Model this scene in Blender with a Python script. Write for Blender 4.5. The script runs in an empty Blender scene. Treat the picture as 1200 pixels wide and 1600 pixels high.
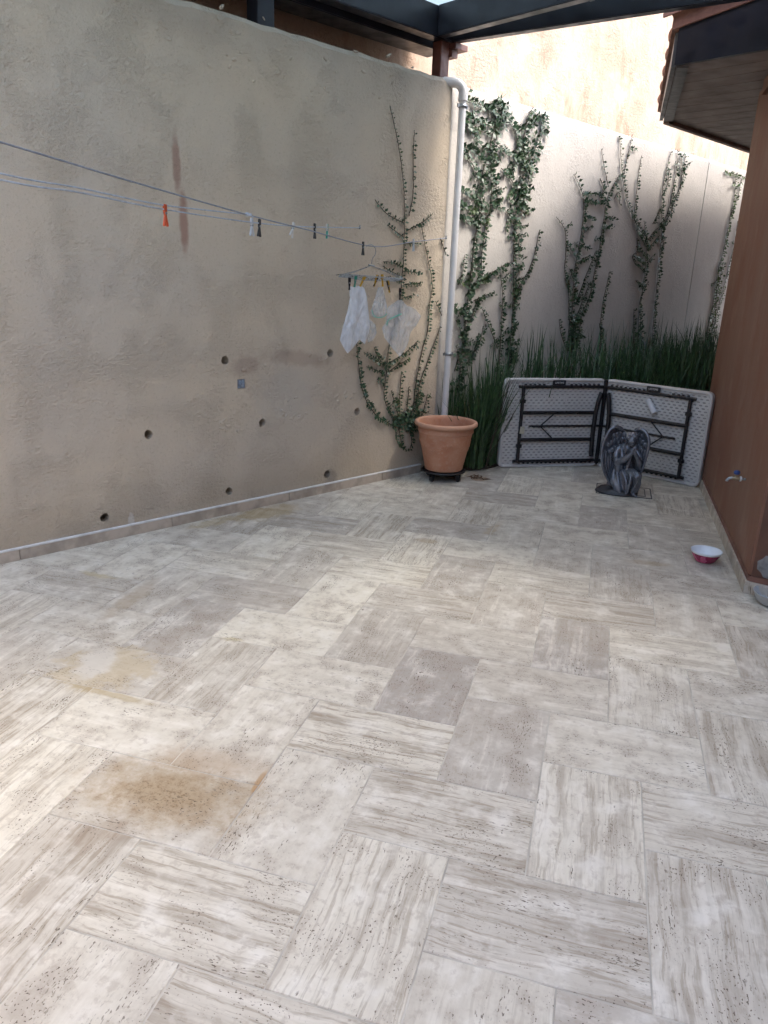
import bpy, bmesh, math, random
from mathutils import Vector, Matrix, noise
random.seed(11)
rad = math.radians
scene = bpy.context.scene
COL = scene.collection

# ------------------------------------------------------------------ camera
CAM_H, FPX = 1.535, 1160.34
PITCH, ROLL, YAW = 0.30900854, -0.03504161, -0.27811207
def _axes():
    cy, sy, cp, sp = math.cos(YAW), math.sin(YAW), math.cos(PITCH), math.sin(PITCH)
    f = Vector((sy*cp, cy*cp, -sp)); r = Vector((cy, -sy, 0)); d = f.cross(r)
    cr, sr = math.cos(ROLL), math.sin(ROLL)
    return r*cr + d*sr, d*cr - r*sr, f
CR, CD, CF = _axes()
CAM = Vector((0, 0, CAM_H))
cd = bpy.data.cameras.new('camera'); cam = bpy.data.objects.new('camera', cd); COL.objects.link(cam)
m = Matrix((CR, -CD, -CF)).transposed().to_4x4(); m.translation = CAM
cam.matrix_world = m
cd.sensor_fit = 'HORIZONTAL'; cd.sensor_width = 36; cd.lens = 36*FPX/1200
cd.clip_start = 0.05; cd.clip_end = 500
scene.camera = cam

# ------------------------------------------------------------------ sky and sun
SUN_EL, SUN_AZ = rad(54), rad(92)       # azimuth clockwise from +y
w = bpy.data.worlds.new('World'); scene.world = w; w.use_nodes = True
nt = w.node_tree; nt.nodes.clear()
sky = nt.nodes.new('ShaderNodeTexSky'); sky.sky_type = 'NISHITA'; sky.sun_disc = False
sky.sun_elevation = SUN_EL; sky.sun_rotation = SUN_AZ
sky.air_density = 1.0; sky.dust_density = 3.0; sky.ozone_density = 0.6
hs = nt.nodes.new('ShaderNodeHueSaturation'); hs.inputs['Saturation'].default_value = 0.95
bg = nt.nodes.new('ShaderNodeBackground'); bg.inputs[1].default_value = 0.15
wo = nt.nodes.new('ShaderNodeOutputWorld')
nt.links.new(sky.outputs[0], hs.inputs['Color']); nt.links.new(hs.outputs[0], bg.inputs[0]); nt.links.new(bg.outputs[0], wo.inputs[0])
sl = bpy.data.lights.new('sun', 'SUN'); sl.energy = 0.5; sl.angle = rad(14); sl.color = (1, 0.96, 0.91)
so = bpy.data.objects.new('sun', sl); COL.objects.link(so)
sdir = Vector((math.sin(SUN_AZ)*math.cos(SUN_EL), math.cos(SUN_AZ)*math.cos(SUN_EL), math.sin(SUN_EL)))
so.rotation_euler = sdir.to_track_quat('Z', 'Y').to_euler(); so.location = (2, -3, 9)
vs = scene.view_settings
vs.view_transform = 'Standard'; vs.look = 'None'; vs.gamma = 1; vs.use_curve_mapping = False
vs.exposure = 2.32
cy = scene.cycles; cy.use_adaptive_sampling = True; cy.adaptive_threshold = .02; cy.max_bounces = 6; cy.diffuse_bounces = 3; cy.glossy_bounces = 3; cy.transmission_bounces = 3; cy.transparent_max_bounces = 10; cy.caustics_reflective = False; cy.caustics_refractive = False

# ------------------------------------------------------------------ pixel helpers (a pixel gives a direction, the surface the distance)
def ray(x, y): return CR*((x-600)/FPX) + CD*((y-800)/FPX) + CF
def on_z(x, y, z=0.0):
    v = ray(x, y); return CAM + v*((z-CAM_H)/v.z)
def on_plane(x, y, p0, n):
    v = ray(x, y); return CAM + v*((p0-CAM).dot(n)/v.dot(n))
def at_dist(x, y, r): return CAM + ray(x, y).normalized()*r
W0 = Vector((-2.97022, 2.97223, 0)); WD = Vector((0.49577, 0.86845, 0)); WN = Vector((0.86845, -0.49577, 0))
WANG = math.atan2(WD.y, WD.x)
def wp(s, off=0, z=0): return W0 + WD*s + WN*off + Vector((0, 0, z))      # along the boundary wall, out of it, up
def on_wall(x, y, off=0.0): return on_plane(x, y, W0 + WN*off, WN)

# ------------------------------------------------------------------ mesh helpers
class MB:
    def __init__(self): self.v = []; self.f = []; self.s = []
    def add(self, vs, fs, smooth=False):
        o = len(self.v); self.v += [tuple(p) for p in vs]
        for f in fs: self.f.append(tuple(i+o for i in f)); self.s.append(smooth)
        return self
    def box(self, lo, hi, M=None):
        x0, y0, z0 = lo; x1, y1, z1 = hi
        p = [Vector(c) for c in ((x0,y0,z0),(x1,y0,z0),(x1,y1,z0),(x0,y1,z0),(x0,y0,z1),(x1,y0,z1),(x1,y1,z1),(x0,y1,z1))]
        if M is not None: p = [M @ q for q in p]
        return self.add(p, [(0,3,2,1),(4,5,6,7),(0,1,5,4),(1,2,6,5),(2,3,7,6),(3,0,4,7)])
    def prism(self, poly, z0, z1):
        n = len(poly); z0 = z0 if isinstance(z0, (list, tuple)) else [z0]*n; z1 = z1 if isinstance(z1, (list, tuple)) else [z1]*n
        v = [(p[0], p[1], z0[i]) for i, p in enumerate(poly)] + [(p[0], p[1], z1[i]) for i, p in enumerate(poly)]
        f = [tuple(range(n-1, -1, -1)), tuple(range(n, 2*n))] + [(i, (i+1) % n, n+(i+1) % n, n+i) for i in range(n)]
        return self.add(v, f)
    def tube(self, pts, r, seg=8, cap=True):
        pts = [Vector(p) for p in pts]; n = len(pts)
        rs = r if isinstance(r, (list, tuple)) else [r]*n
        rings = []; up = None
        for i in range(n):
            t = (pts[min(i+1, n-1)] - pts[max(i-1, 0)]).normalized()
            if up is None: up = Vector((0,0,1)) if abs(t.z) < .9 else Vector((1,0,0))
            a = (up - t*up.dot(t)).normalized(); b = t.cross(a); up = a
            rings.append([pts[i] + (a*math.cos(2*math.pi*k/seg) + b*math.sin(2*math.pi*k/seg))*rs[i] for k in range(seg)])
        v = [p for rg in rings for p in rg]
        f = [(i*seg+k, i*seg+(k+1) % seg, (i+1)*seg+(k+1) % seg, (i+1)*seg+k) for i in range(n-1) for k in range(seg)]
        self.add(v, f, True)
        if cap: self.add(rings[0], [tuple(range(seg-1, -1, -1))]); self.add(rings[-1], [tuple(range(seg))])
        return self
    def lathe(self, prof, seg=48, c=(0,0,0), disp=None, closed=False):
        v = []
        for (r, z) in prof:
            for k in range(seg):
                a = 2*math.pi*k/seg; rr = r + (disp(a, z) if disp else 0)
                v.append((c[0]+rr*math.cos(a), c[1]+rr*math.sin(a), c[2]+z))
        n = len(prof)
        f = [(i*seg+k, i*seg+(k+1) % seg, (i+1)*seg+(k+1) % seg, (i+1)*seg+k) for i in range(n-1) for k in range(seg)]
        self.add(v, f, True)
        if closed: self.add(v[:seg], [tuple(range(seg-1, -1, -1))]); self.add(v[-seg:], [tuple(range(seg))])
        return self
    def ell(self, c, r, M=None, nu=12, nv=8):
        c = Vector(c); v = []
        for j in range(nv+1):
            th = math.pi*j/nv
            for i in range(nu):
                ph = 2*math.pi*i/nu
                p = Vector((r[0]*math.sin(th)*math.cos(ph), r[1]*math.sin(th)*math.sin(ph), r[2]*math.cos(th)))
                if M is not None: p = M @ p
                v.append(c + p)
        f = [(j*nu+i, (j+1)*nu+i, (j+1)*nu+(i+1) % nu, j*nu+(i+1) % nu) for j in range(nv) for i in range(nu)]
        return self.add(v, f, True)
    def mesh(self, name):
        me = bpy.data.meshes.new(name); me.from_pydata(self.v, [], self.f)
        me.polygons.foreach_set('use_smooth', self.s); me.update(); return me
    def build(self, name, mat, parent=None, loc=None, rotz=0, bevel=0, recalc=True):
        me = self.mesh(name)
        if recalc or bevel:
            bm = bmesh.new(); bm.from_mesh(me)
            bmesh.ops.recalc_face_normals(bm, faces=bm.faces)
            if bevel:
                e = [e for e in bm.edges if len(e.link_faces) == 2 and e.calc_face_angle(0) > .5]
                bmesh.ops.bevel(bm, geom=e, offset=bevel, segments=2, affect='EDGES', clamp_overlap=True)
            bm.to_mesh(me); bm.free()
        return link(name, me, mat, parent, loc, rotz)
def link(name, me, mat=None, parent=None, loc=None, rotz=0):
    o = bpy.data.objects.new(name, me); COL.objects.link(o)
    if mat is not None and me is not None: me.materials.clear(); me.materials.append(mat)
    if loc is not None: o.location = loc
    if rotz: o.rotation_euler = (0, 0, rotz)
    if parent is not None: o.parent = parent
    return o
def empty(name, loc=(0,0,0), rotz=0):
    o = bpy.data.objects.new(name, None); COL.objects.link(o); o.location = loc; o.rotation_euler = (0,0,rotz); o.empty_display_size = .1
    return o
def tag(o, label=None, cat=None, group=None, kind=None):
    if label: o['label'] = label
    if cat: o['category'] = cat
    if group: o['group'] = group
    if kind: o['kind'] = kind
    return o
def evaluated(o):
    dg = bpy.context.evaluated_depsgraph_get(); dg.update()
    return bpy.data.meshes.new_from_object(o.evaluated_get(dg))
def smooth_all(me): me.polygons.foreach_set('use_smooth', [True]*len(me.polygons)); me.update()

# ------------------------------------------------------------------ material helpers
class NT:
    def __init__(self, name):
        self.m = bpy.data.materials.new(name); self.m.use_nodes = True
        self.t = self.m.node_tree; self.t.nodes.clear()
        self.out = self.n('OutputMaterial'); self.p = self.n('BsdfPrincipled')
        self.l(self.p.outputs[0], self.out.inputs[0])
    def n(self, kind, **kw):
        x = self.t.nodes.new('ShaderNode'+kind)
        for k, v in kw.items(): setattr(x, k, v)
        return x
    def l(self, a, b): self.t.links.new(a, b)
    def set(self, sock, val):
        if isinstance(val, bpy.types.NodeSocket): self.l(val, sock)
        else: sock.default_value = val
    def coord(self, which='Object'): return self.n('TexCoord').outputs[which]
    def pos(self): return self.n('NewGeometry').outputs['Position']
    def map(self, vec, scale=(1,1,1), loc=(0,0,0), rot=(0,0,0)):
        x = self.n('Mapping'); self.l(vec, x.inputs[0])
        self.set(x.inputs['Scale'], scale); self.set(x.inputs['Location'], loc); self.set(x.inputs['Rotation'], rot); return x.outputs[0]
    def noise(self, vec, scale, detail=4, rough=.55, dist=0):
        x = self.n('TexNoise'); self.l(vec, x.inputs['Vector'])
        self.set(x.inputs['Scale'], scale); x.inputs['Detail'].default_value = detail; x.inputs['Roughness'].default_value = rough; x.inputs['Distortion'].default_value = dist
        return x.outputs[0]
    def vor(self, vec, scale, feature='F1'):
        x = self.n('TexVoronoi', feature=feature); self.l(vec, x.inputs['Vector']); x.inputs['Scale'].default_value = scale; return x.outputs['Distance']
    def rng(self, v, a, b, c=0.0, d=1.0, smooth=True):
        x = self.n('MapRange', interpolation_type='SMOOTHSTEP' if smooth else 'LINEAR')
        self.set(x.inputs[0], v); self.set(x.inputs[1], a); self.set(x.inputs[2], b); self.set(x.inputs[3], c); self.set(x.inputs[4], d); return x.outputs[0]
    def math(self, op, a, b=0.0, c=None):
        x = self.n('Math', operation=op); self.set(x.inputs[0], a); self.set(x.inputs[1], b)
        if c is not None: self.set(x.inputs[2], c)
        return x.outputs[0]
    def vmath(self, op, a, b=(0,0,0)):
        x = self.n('VectorMath', operation=op); self.set(x.inputs[0], a); self.set(x.inputs[1], b); return x
    def mix(self, f, a, b, blend='MIX'):
        x = self.n('Mix', data_type='RGBA', blend_type=blend)
        self.set(x.inputs[0], f)
        for s, v in ((x.inputs[6], a), (x.inputs[7], b)): self.set(s, v if isinstance(v, bpy.types.NodeSocket) else (*v, 1))
        return x.outputs[2]
    def bump(self, h, strength=.5, dist=.01, prev=None):
        x = self.n('Bump'); self.set(x.inputs['Strength'], strength); x.inputs['Distance'].default_value = dist; self.l(h, x.inputs['Height'])
        if prev is not None: self.l(prev, x.inputs['Normal'])
        return x.outputs[0]
    def fin(self, col, rough=.8, normal=None, metal=0.0, spec=.5):
        self.set(self.p.inputs['Base Color'], col if isinstance(col, bpy.types.NodeSocket) else (*col, 1))
        self.set(self.p.inputs['Roughness'], rough); self.set(self.p.inputs['Metallic'], metal); self.p.inputs['Specular IOR Level'].default_value = spec
        if normal is not None: self.l(normal, self.p.inputs['Normal'])
        return self.m

def simple(name, col, rough=.6, var=.25, scale=8, metal=0.0, bump=.0, bscale=60, spec=.5, col2=None):
    N = NT(name); c = N.coord()
    n1 = N.noise(c, scale, 5)
    dark = col2 or tuple(x*(1-var) for x in col)
    colr = N.mix(N.rng(n1, .35, .68), col, dark)
    r = N.rng(N.noise(c, scale*2.3, 3), .3, .7, max(rough-.1, .03), min(rough+.1, 1))
    nb = N.bump(N.noise(c, bscale, 4), bump, .004) if bump else None
    return N.fin(colr, r, nb, metal, spec)

def plaster(name, c1, c2, coarse=.6, streak=None, extra=None, wash=.2, trowel=True):
    N = NT(name); c = N.coord()
    big = N.noise(c, .9, 5, .6); mid = N.noise(c, 5, 5, .64)
    col = N.mix(N.rng(big, .33, .68), c1, c2)
    col = N.mix(N.math('MULTIPLY', N.rng(mid, .45, .75), wash), col, tuple(x*.72 for x in c1))
    vert = N.noise(N.map(c, (7, 7, .55)), 1.0, 4, .6)
    col = N.mix(N.math('MULTIPLY', N.rng(vert, .5, .78), .06), col, tuple(x*.78 for x in c2))
    fine = N.noise(c, 60, 4, .7)
    col = N.mix(N.math('MULTIPLY', N.rng(fine, .54, .66), .32), col, tuple(x*.6 for x in c1))
    # small dark pocks
    pk = N.vor(N.map(c, (1, 1, 1.3)), 17)
    pm = N.math('MULTIPLY', N.rng(pk, .05, .11, 1, 0), N.rng(N.noise(c, 2.3, 3), .55, .66))
    col = N.mix(N.math('MULTIPLY', pm, .55), col, tuple(x*.4 for x in c1))
    # float marks: warped horizontal dashes, in patches
    wv = N.vmath('ADD', c, N.vmath('SCALE', N.n('TexNoise').outputs[1]).outputs[0]).outputs[0] if False else c
    tr = N.noise(N.map(c, (36, 36, 58), rot=(0, rad(20), 0)), 1.0, 4, .7, .25)
    patch = N.rng(N.noise(c, 2.6, 4, .65), .42, .6, .08, 1)
    if extra: col = extra(N, c, col)
    h = N.math('MULTIPLY', N.rng(tr, .32, .72, 0, 1, False), patch)
    b1 = N.bump(N.noise(c, 11, 3, .6), .25*coarse, .02)
    b2 = N.bump(h, .85*coarse, .009, b1)
    b3 = N.bump(fine, .6*coarse, .007, b2)
    return N.fin(col, .92, b3, 0, .2)

# ------------------------------------------------------------------ travertine
def stain(N, P, col, cx, cy, rx, ry, ang, c, amt, lo=.75, hi=1.25, ns=14, na=.9):
    if not hasattr(N, 'sn'): N.sn = (N.noise(P, 13, 5, .7), N.noise(P, 44, 5, .7))
    v = N.vmath('SUBTRACT', P, (cx, cy, 0)).outputs[0]
    v = N.map(v, (1, 1, 0), rot=(0, 0, -ang))
    v = N.vmath('MULTIPLY', v, (1/rx, 1/ry, 0)).outputs[0]
    r = N.vmath('LENGTH', v).outputs['Value']
    r = N.math('ADD', r, N.math('MULTIPLY', N.math('SUBTRACT', N.sn[1 if ns > 28 else 0], .5), na*2))
    return N.mix(N.math('MULTIPLY', N.rng(r, lo, hi, 1, 0), amt), col, c)
def travertine(name, stains=True):
    N = NT(name); oi = N.n('ObjectInfo'); c0 = N.coord()
    sep = N.n('SeparateColor'); N.l(oi.outputs['Color'], sep.inputs[0])
    light, vein, pink = sep.outputs
    off = N.n('CombineXYZ'); N.l(N.math('MULTIPLY', oi.outputs['Random'], 97.0), off.inputs[0]); N.l(N.math('MULTIPLY', oi.outputs['Random'], 41.3), off.inputs[1])
    c = N.vmath('ADD', c0, off.outputs[0]).outputs[0]
    warp = N.n('TexNoise'); N.l(c, warp.inputs[0]); warp.inputs['Scale'].default_value = 5; warp.inputs['Detail'].default_value = 3
    wv = N.vmath('SCALE', N.vmath('SUBTRACT', warp.outputs[1], (.5,.5,.5)).outputs[0]); wv.inputs['Scale'].default_value = .035
    cw = N.vmath('ADD', c, wv.outputs[0]).outputs[0]
    v1 = N.noise(N.map(cw, (1.7, 17, 1)), 1.0, 4, .66)
    v2 = N.noise(N.map(cw, (4.5, 62, 1)), 1.0, 4, .68)
    cl = N.noise(cw, 7.5, 5, .64)
    cl2 = N.noise(cw, 26, 4, .68)
    cream = (.66, .61, .50); grey = (.45, .405, .335); taupe = (.29, .24, .18)
    base = N.mix(light, grey, cream)
    base = N.mix(N.math('MULTIPLY', pink, .8), base, (.36, .325, .285))
    vm = N.math('MULTIPLY', N.rng(v1, .46, .66), vein)
    col = N.mix(N.math('MULTIPLY', vm, .75), base, taupe)
    col = N.mix(N.math('MULTIPLY', N.math('MULTIPLY', N.rng(v2, .51, .61), vein), .65), col, (.26, .205, .14))
    col = N.mix(N.math('MULTIPLY', N.rng(v1, .46, .32), .5), col, (.76, .71, .61))
    iv = N.math('SUBTRACT', 1.1, vein)
    col = N.mix(N.math('MULTIPLY', N.math('MULTIPLY', N.rng(cl, .46, .68), iv), .7), col, (.36, .305, .245))
    col = N.mix(N.math('MULTIPLY', N.rng(cl, .5, .3), .6), col, (.76, .72, .63))
    col = N.mix(N.math('MULTIPLY', N.rng(cl2, .52, .66), .38), col, (.34, .28, .215))
    rnd2 = N.math('FRACT', N.math('MULTIPLY', oi.outputs['Random'], 7.31))
    # open pores: short dashes along the bedding, in drifts
    p1 = N.noise(N.map(cw, (52, 165, 1)), 1.0, 2, .55)
    drift = N.noise(N.map(cw, (2.6, 9, 1)), 1.0, 4, .6)
    pit = N.math('MULTIPLY', N.rng(p1, .60, .64), N.rng(drift, N.math('ADD', .44, N.math('MULTIPLY', rnd2, .16)), .64))
    p2 = N.noise(N.map(cw, (125, 175, 1)), 1.0, 1, .5)
    pit2 = N.math('MULTIPLY', N.rng(p2, .635, .67), N.rng(cl, .5, .6))
    pits = N.math('MAXIMUM', pit, pit2)
    P = N.pos()
    if stains:
        tan = (.36, .285, .15)
        q = on_z(270, 1238); col = stain(N, P, col, q.x, q.y, .30, .17, .1, (.36, .265, .155), .85, .25, 1.35, 9, .9)
        q = on_z(262, 1240); sp = N.rng(N.noise(P, 55, 6, .85), .47, .60)
        col = stain(N, P, col, q.x, q.y, .22, .13, .1, (.19, .115, .05), N.math('MULTIPLY', sp, .7), .1, 1.2, 9, 1.3)
        q = on_z(150, 1300); col = stain(N, P, col, q.x, q.y, .12, .07, .7, (.30, .23, .16), .5, .3, 1.4, 10, 1.0)
        q = on_z(165, 1042); col = stain(N, P, col, q.x, q.y, .24, .20, .3, (.47, .38, .24), .62, .62, 1.0, 16, 1.0)
        q = on_z(150, 1035); col = stain(N, P, col, q.x, q.y, .085, .15, .3, (.62, .59, .53), .6, .6, 1.1, 18, .9)
        q = on_z(175, 1085); col = stain(N, P, col, q.x, q.y, .20, .02, -.05, (.33, .24, .10), .55, .5, 1.3, 16, .8)
        q = on_z(150, 898); col = stain(N, P, col, q.x, q.y, .12, .03, -.1, (.45, .36, .18), .55, .4, 1.3)
        q = on_z(208, 934); col = stain(N, P, col, q.x, q.y, .05, .22, .05, (.34, .25, .15), .5, .6, 1.3)
        q = on_z(362, 999); col = stain(N, P, col, q.x, q.y, .05, .02, .1, (.42, .33, .16), .6, .4, 1.3)
        q = on_z(405, 1222); col = stain(N, P, col, q.x, q.y, .012, .06, .05, (.40, .24, .10), .8, .7, 1.2, 30, .3)
        q = on_z(330, 1190); col = stain(N, P, col, q.x, q.y, .20, .07, .05, (.42, .32, .22), .5, .5, 1.4, 9)
        q = on_z(420, 800); col = stain(N, P, col, q.x, q.y, .14, .30, -.5, (.36, .26, .12), .7, .5, 1.1, 12, .9)
        q = on_z(340, 815); col = stain(N, P, col, q.x, q.y, .07, .26, -.5, (.38, .29, .15), .6, .5, 1.1, 12, .9)
        q = on_z(770, 826); col = stain(N, P, col, q.x, q.y, .05, .20, -.2, (.38, .28, .15), .55, .2, 1.0, 12, 1.0)
        q = on_z(665, 845); col = stain(N, P, col, q.x, q.y, .08, .05, -.2, (.36, .27, .16), .6, .5, 1.1, 12, .9)
        q = on_z(750, 748); col = stain(N, P, col, q.x, q.y, .07, .10, -.2, (.25, .15, .08), .8, .5, 1.0, 18, .9)
        q = on_z(1015, 880); col = stain(N, P, col, q.x, q.y, .14, .05, 0, (.38, .29, .18), .6, .5, 1.1, 14, .9)
    dirt = N.noise(P, .8, 5, .6)
    col = N.mix(N.math('MULTIPLY', N.rng(dirt, .52, .75), .28), col, (.40, .345, .28))
    col = N.mix(N.math('MULTIPLY', pits, .9), col, (.09, .065, .042))
    rg = N.rng(cl, .3, .7, .38, .56)
    rg = N.math('ADD', rg, N.math('MULTIPLY', pits, .3))
    return N.fin(col, rg, None, 0, .42)

M = {}
M['trav'] = travertine('travertine')
M['trav_plain'] = travertine('travertine_skirting', False)
M['skirt'] = simple('tan_skirting', (.50, .425, .345), .7, .35, 9, bump=.15)
M['grout'] = simple('grout', (.56, .52, .44), .9, .35, 6, bump=.4, bscale=120)
M['soil'] = simple('soil', (.045, .032, .022), .95, .5, 12, bump=.8, bscale=40)

def left_wall_marks(N, c, col):
    bn = N.noise(c, 15, 5, .7)
    def blob(col, s, z, rs, rz, colr, amt, lo=.6, hi=1.2, ns=12, na=.5, rot=0):
        v = N.vmath('SUBTRACT', c, (s, 0, z)).outputs[0]
        v = N.map(v, (1, 0, 1), rot=(0, rot, 0))
        v = N.vmath('MULTIPLY', v, (1/rs, 0, 1/rz)).outputs[0]
        r = N.math('ADD', N.vmath('LENGTH', v).outputs['Value'], N.math('MULTIPLY', N.math('SUBTRACT', bn, .5), na*2))
        return N.mix(N.math('MULTIPLY', N.rng(r, lo, hi, 1, 0), amt), col, colr)
    red = (.30, .15, .11)
    col = blob(col, 1.155, 2.08, .026, .17, red, .62, .5, 1.25, 20, .5)
    col = blob(col, 1.185, 1.78, .030, .19, red, .72, .5, 1.2, 20, .5)
    col = blob(col, 2.0, .98, .30, .055, (.36, .27, .21), .55, .5, 1.2, 14, .8, rad(-8))
    col = blob(col, 1.58, .95, .12, .07, (.36, .26, .20), .5, .5, 1.2, 14, .8)
    col = blob(col, 1.9, .75, .25, .18, (.47, .43, .37), .5, .5, 1.3, 8, .8)
    col = blob(col, .746, .08, .022, .06, (.72, .69, .63), .85, .7, 1.1, 30, .5)
    col = blob(col, .30, .05, .10, .035, (.66, .62, .55), .6, .5, 1.1, 20, .9)
    col = blob(col, 1.05, .06, .12, .03, (.66, .62, .55), .5, .5, 1.1, 20, .9)
    col = blob(col, 2.30, .10, .06, .07, (.22, .21, .20), .6, .5, 1.1, 20, .9)
    # tone darkens unevenly towards the ground and towards the top edge
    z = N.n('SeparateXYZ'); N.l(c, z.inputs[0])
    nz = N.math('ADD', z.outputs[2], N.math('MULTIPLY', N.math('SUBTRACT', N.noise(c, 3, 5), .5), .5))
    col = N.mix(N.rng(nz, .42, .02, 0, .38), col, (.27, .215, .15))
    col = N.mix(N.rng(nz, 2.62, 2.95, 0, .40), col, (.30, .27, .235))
    return col
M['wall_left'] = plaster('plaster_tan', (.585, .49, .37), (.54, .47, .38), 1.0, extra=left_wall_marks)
M['wall_right'] = plaster('plaster_pale', (.62, .59, .535), (.57, .545, .50), .55)
def tall_marks(N, c, col):
    n = N.noise(N.map(c, (3.2, 3.2, 1.1)), 1, 5, .7)
    col = N.mix(N.math('MULTIPLY', N.rng(n, .47, .66), .75), col, (.34, .225, .15))
    return N.mix(N.math('MULTIPLY', N.rng(N.noise(c, 3.4, 6, .7), .5, .68), .5), col, (.66, .56, .46))
M['wall_tall'] = plaster('plaster_peach', (.50, .37, .275), (.56, .44, .345), 1.0, extra=tall_marks)
def house_paint():
    N = NT('brown_paint'); c = N.coord()
    st = N.noise(N.map(c, (1.8, 1.8, 1.3)), 1, 5, .6); st2 = N.noise(N.map(c, (4, 4, 3.2)), 1, 5, .6)
    col = N.mix(N.rng(st, .36, .66), (.20, .094, .060), (.215, .122, .084))
    col = N.mix(N.math('MULTIPLY', N.rng(st2, .48, .75), .4), col, (.30, .20, .15))
    sp = N.vor(c, 26); spm = N.math('MULTIPLY', N.rng(sp, .03, .07, 1, 0), N.rng(N.noise(c, 3, 2), .5, .6))
    col = N.mix(N.math('MULTIPLY', spm, .7), col, (.55, .48, .42))
    f = N.noise(c, 70, 5, .6)
    b = N.bump(f, .25, .004); b = N.bump(N.noise(c, 4, 3), .3, .03, b)
    return N.fin(col, .72, b, 0, .35)
M['house'] = house_paint()
M['bare'] = simple('bare_mortar', (.21, .21, .205), .95, .55, 22, bump=1.0, bscale=60)
M['band'] = simple('red_brown_band', (.21, .10, .07), .7, .3, 9, bump=.2)
M['steel'] = simple('dark_steel', (.022, .026, .036), .38, .35, 5, metal=.0, bump=.1, bscale=30)
M['rust'] = simple('primer_steel', (.16, .06, .042), .55, .4, 9, bump=.2)
M['soffit'] = simple('soffit_boards', (.28, .235, .22), .6, .3, 4, bump=.1)
M['trim'] = simple('grey_trim', (.17, .18, .19), .5, .25, 5)
M['trim_brown'] = simple('brown_trim', (.20, .135, .11), .6, .3, 5)
M['terra'] = simple('terracotta_roof', (.32, .165, .12), .8, .4, 10, bump=.3)
M['navy'] = simple('navy_fascia', (.016, .022, .038), .4, .3, 4)
def panel_mat():
    N = NT('polycarbonate'); tr = N.n('BsdfTranslucent'); tp = N.n('BsdfTransparent'); gl = N.n('BsdfGlossy')
    d = N.noise(N.coord(), 1.3, 5); col = N.mix(N.rng(d, .4, .7), (.44, .52, .56), (.36, .43, .47))
    N.l(col, tr.inputs[0]); tp.inputs[0].default_value = (.86, .92, .95, 1); gl.inputs['Roughness'].default_value = .15
    m1 = N.n('MixShader'); m1.inputs[0].default_value = .03; N.l(tr.outputs[0], m1.inputs[1]); N.l(tp.outputs[0], m1.inputs[2])
    m2 = N.n('MixShader'); m2.inputs[0].default_value = .05; N.l(m1.outputs[0], m2.inputs[1]); N.l(gl.outputs[0], m2.inputs[2])
    N.t.nodes.remove(N.p); N.l(m2.outputs[0], N.out.inputs[0]); return N.m
M['panel'] = panel_mat()
M['pvc'] = simple('white_pvc', (.66, .665, .67), .35, .14, 3, bump=.05)
M['galv'] = simple('galvanised', (.35, .38, .40), .35, .3, 20, metal=.8)
M['black'] = simple('black_plastic', (.012, .012, .013), .42, .3, 20)
M['blacksteel'] = simple('black_powder_coat', (.010, .011, .014), .36, .3, 14)

# ================================================================== FLOOR
U = 0.10489; OX, OY = -0.14913, 2.19562
floor_base = MB().prism([(-9,-4.5),(7,-4.5),(7,11.5),(-9,11.5)], -.12, -.0022).build('floor', M['grout'])
tag(floor_base, kind='structure')
ground = MB().prism([(-60,-60),(60,-60),(60,60),(-60,60)], -.5, -.14).build('ground', M['soil']); tag(ground, kind='structure')

def tile_mesh(name, lx, ly, g=.0017, bev=.0014, th=.02):
    bm = bmesh.new()
    hx, hy = lx/2-g, ly/2-g
    n = 7; top = []; k = 0
    # slightly uneven edge outline
    out = []
    cs = [(-hx,-hy),(hx,-hy),(hx,hy),(-hx,hy)]
    rnd = random.Random(name)
    for i in range(4):
        a, b = Vector(cs[i]), Vector(cs[(i+1) % 4])
        for j in range(n):
            p = a.lerp(b, j/n); nrm = Vector((b-a).normalized().yx); nrm.y *= -1
            out.append(p - nrm*rnd.uniform(-.0002, .0014)*(1 if j else 0))
    vt = [bm.verts.new((p.x*(1-bev/hx), p.y*(1-bev/hy), 0)) for p in out]
    vm = [bm.verts.new((p.x, p.y, -bev)) for p in out]
    vb = [bm.verts.new((p.x, p.y, -th)) for p in out]
    bm.faces.new(vt); L = len(out)
    for i in range(L):
        j = (i+1) % L
        bm.faces.new((vm[i], vm[j], vt[j], vt[i])); bm.faces.new((vb[i], vb[j], vm[j], vm[i]))
    bmesh.ops.recalc_face_normals(bm, faces=bm.faces)
    me = bpy.data.meshes.new('tile'); bm.to_mesh(me); bm.free(); me.materials.append(M['trav']); return me
TM = [tile_mesh('t%d' % i, 5*U, 3*U) for i in range(4)]
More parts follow.
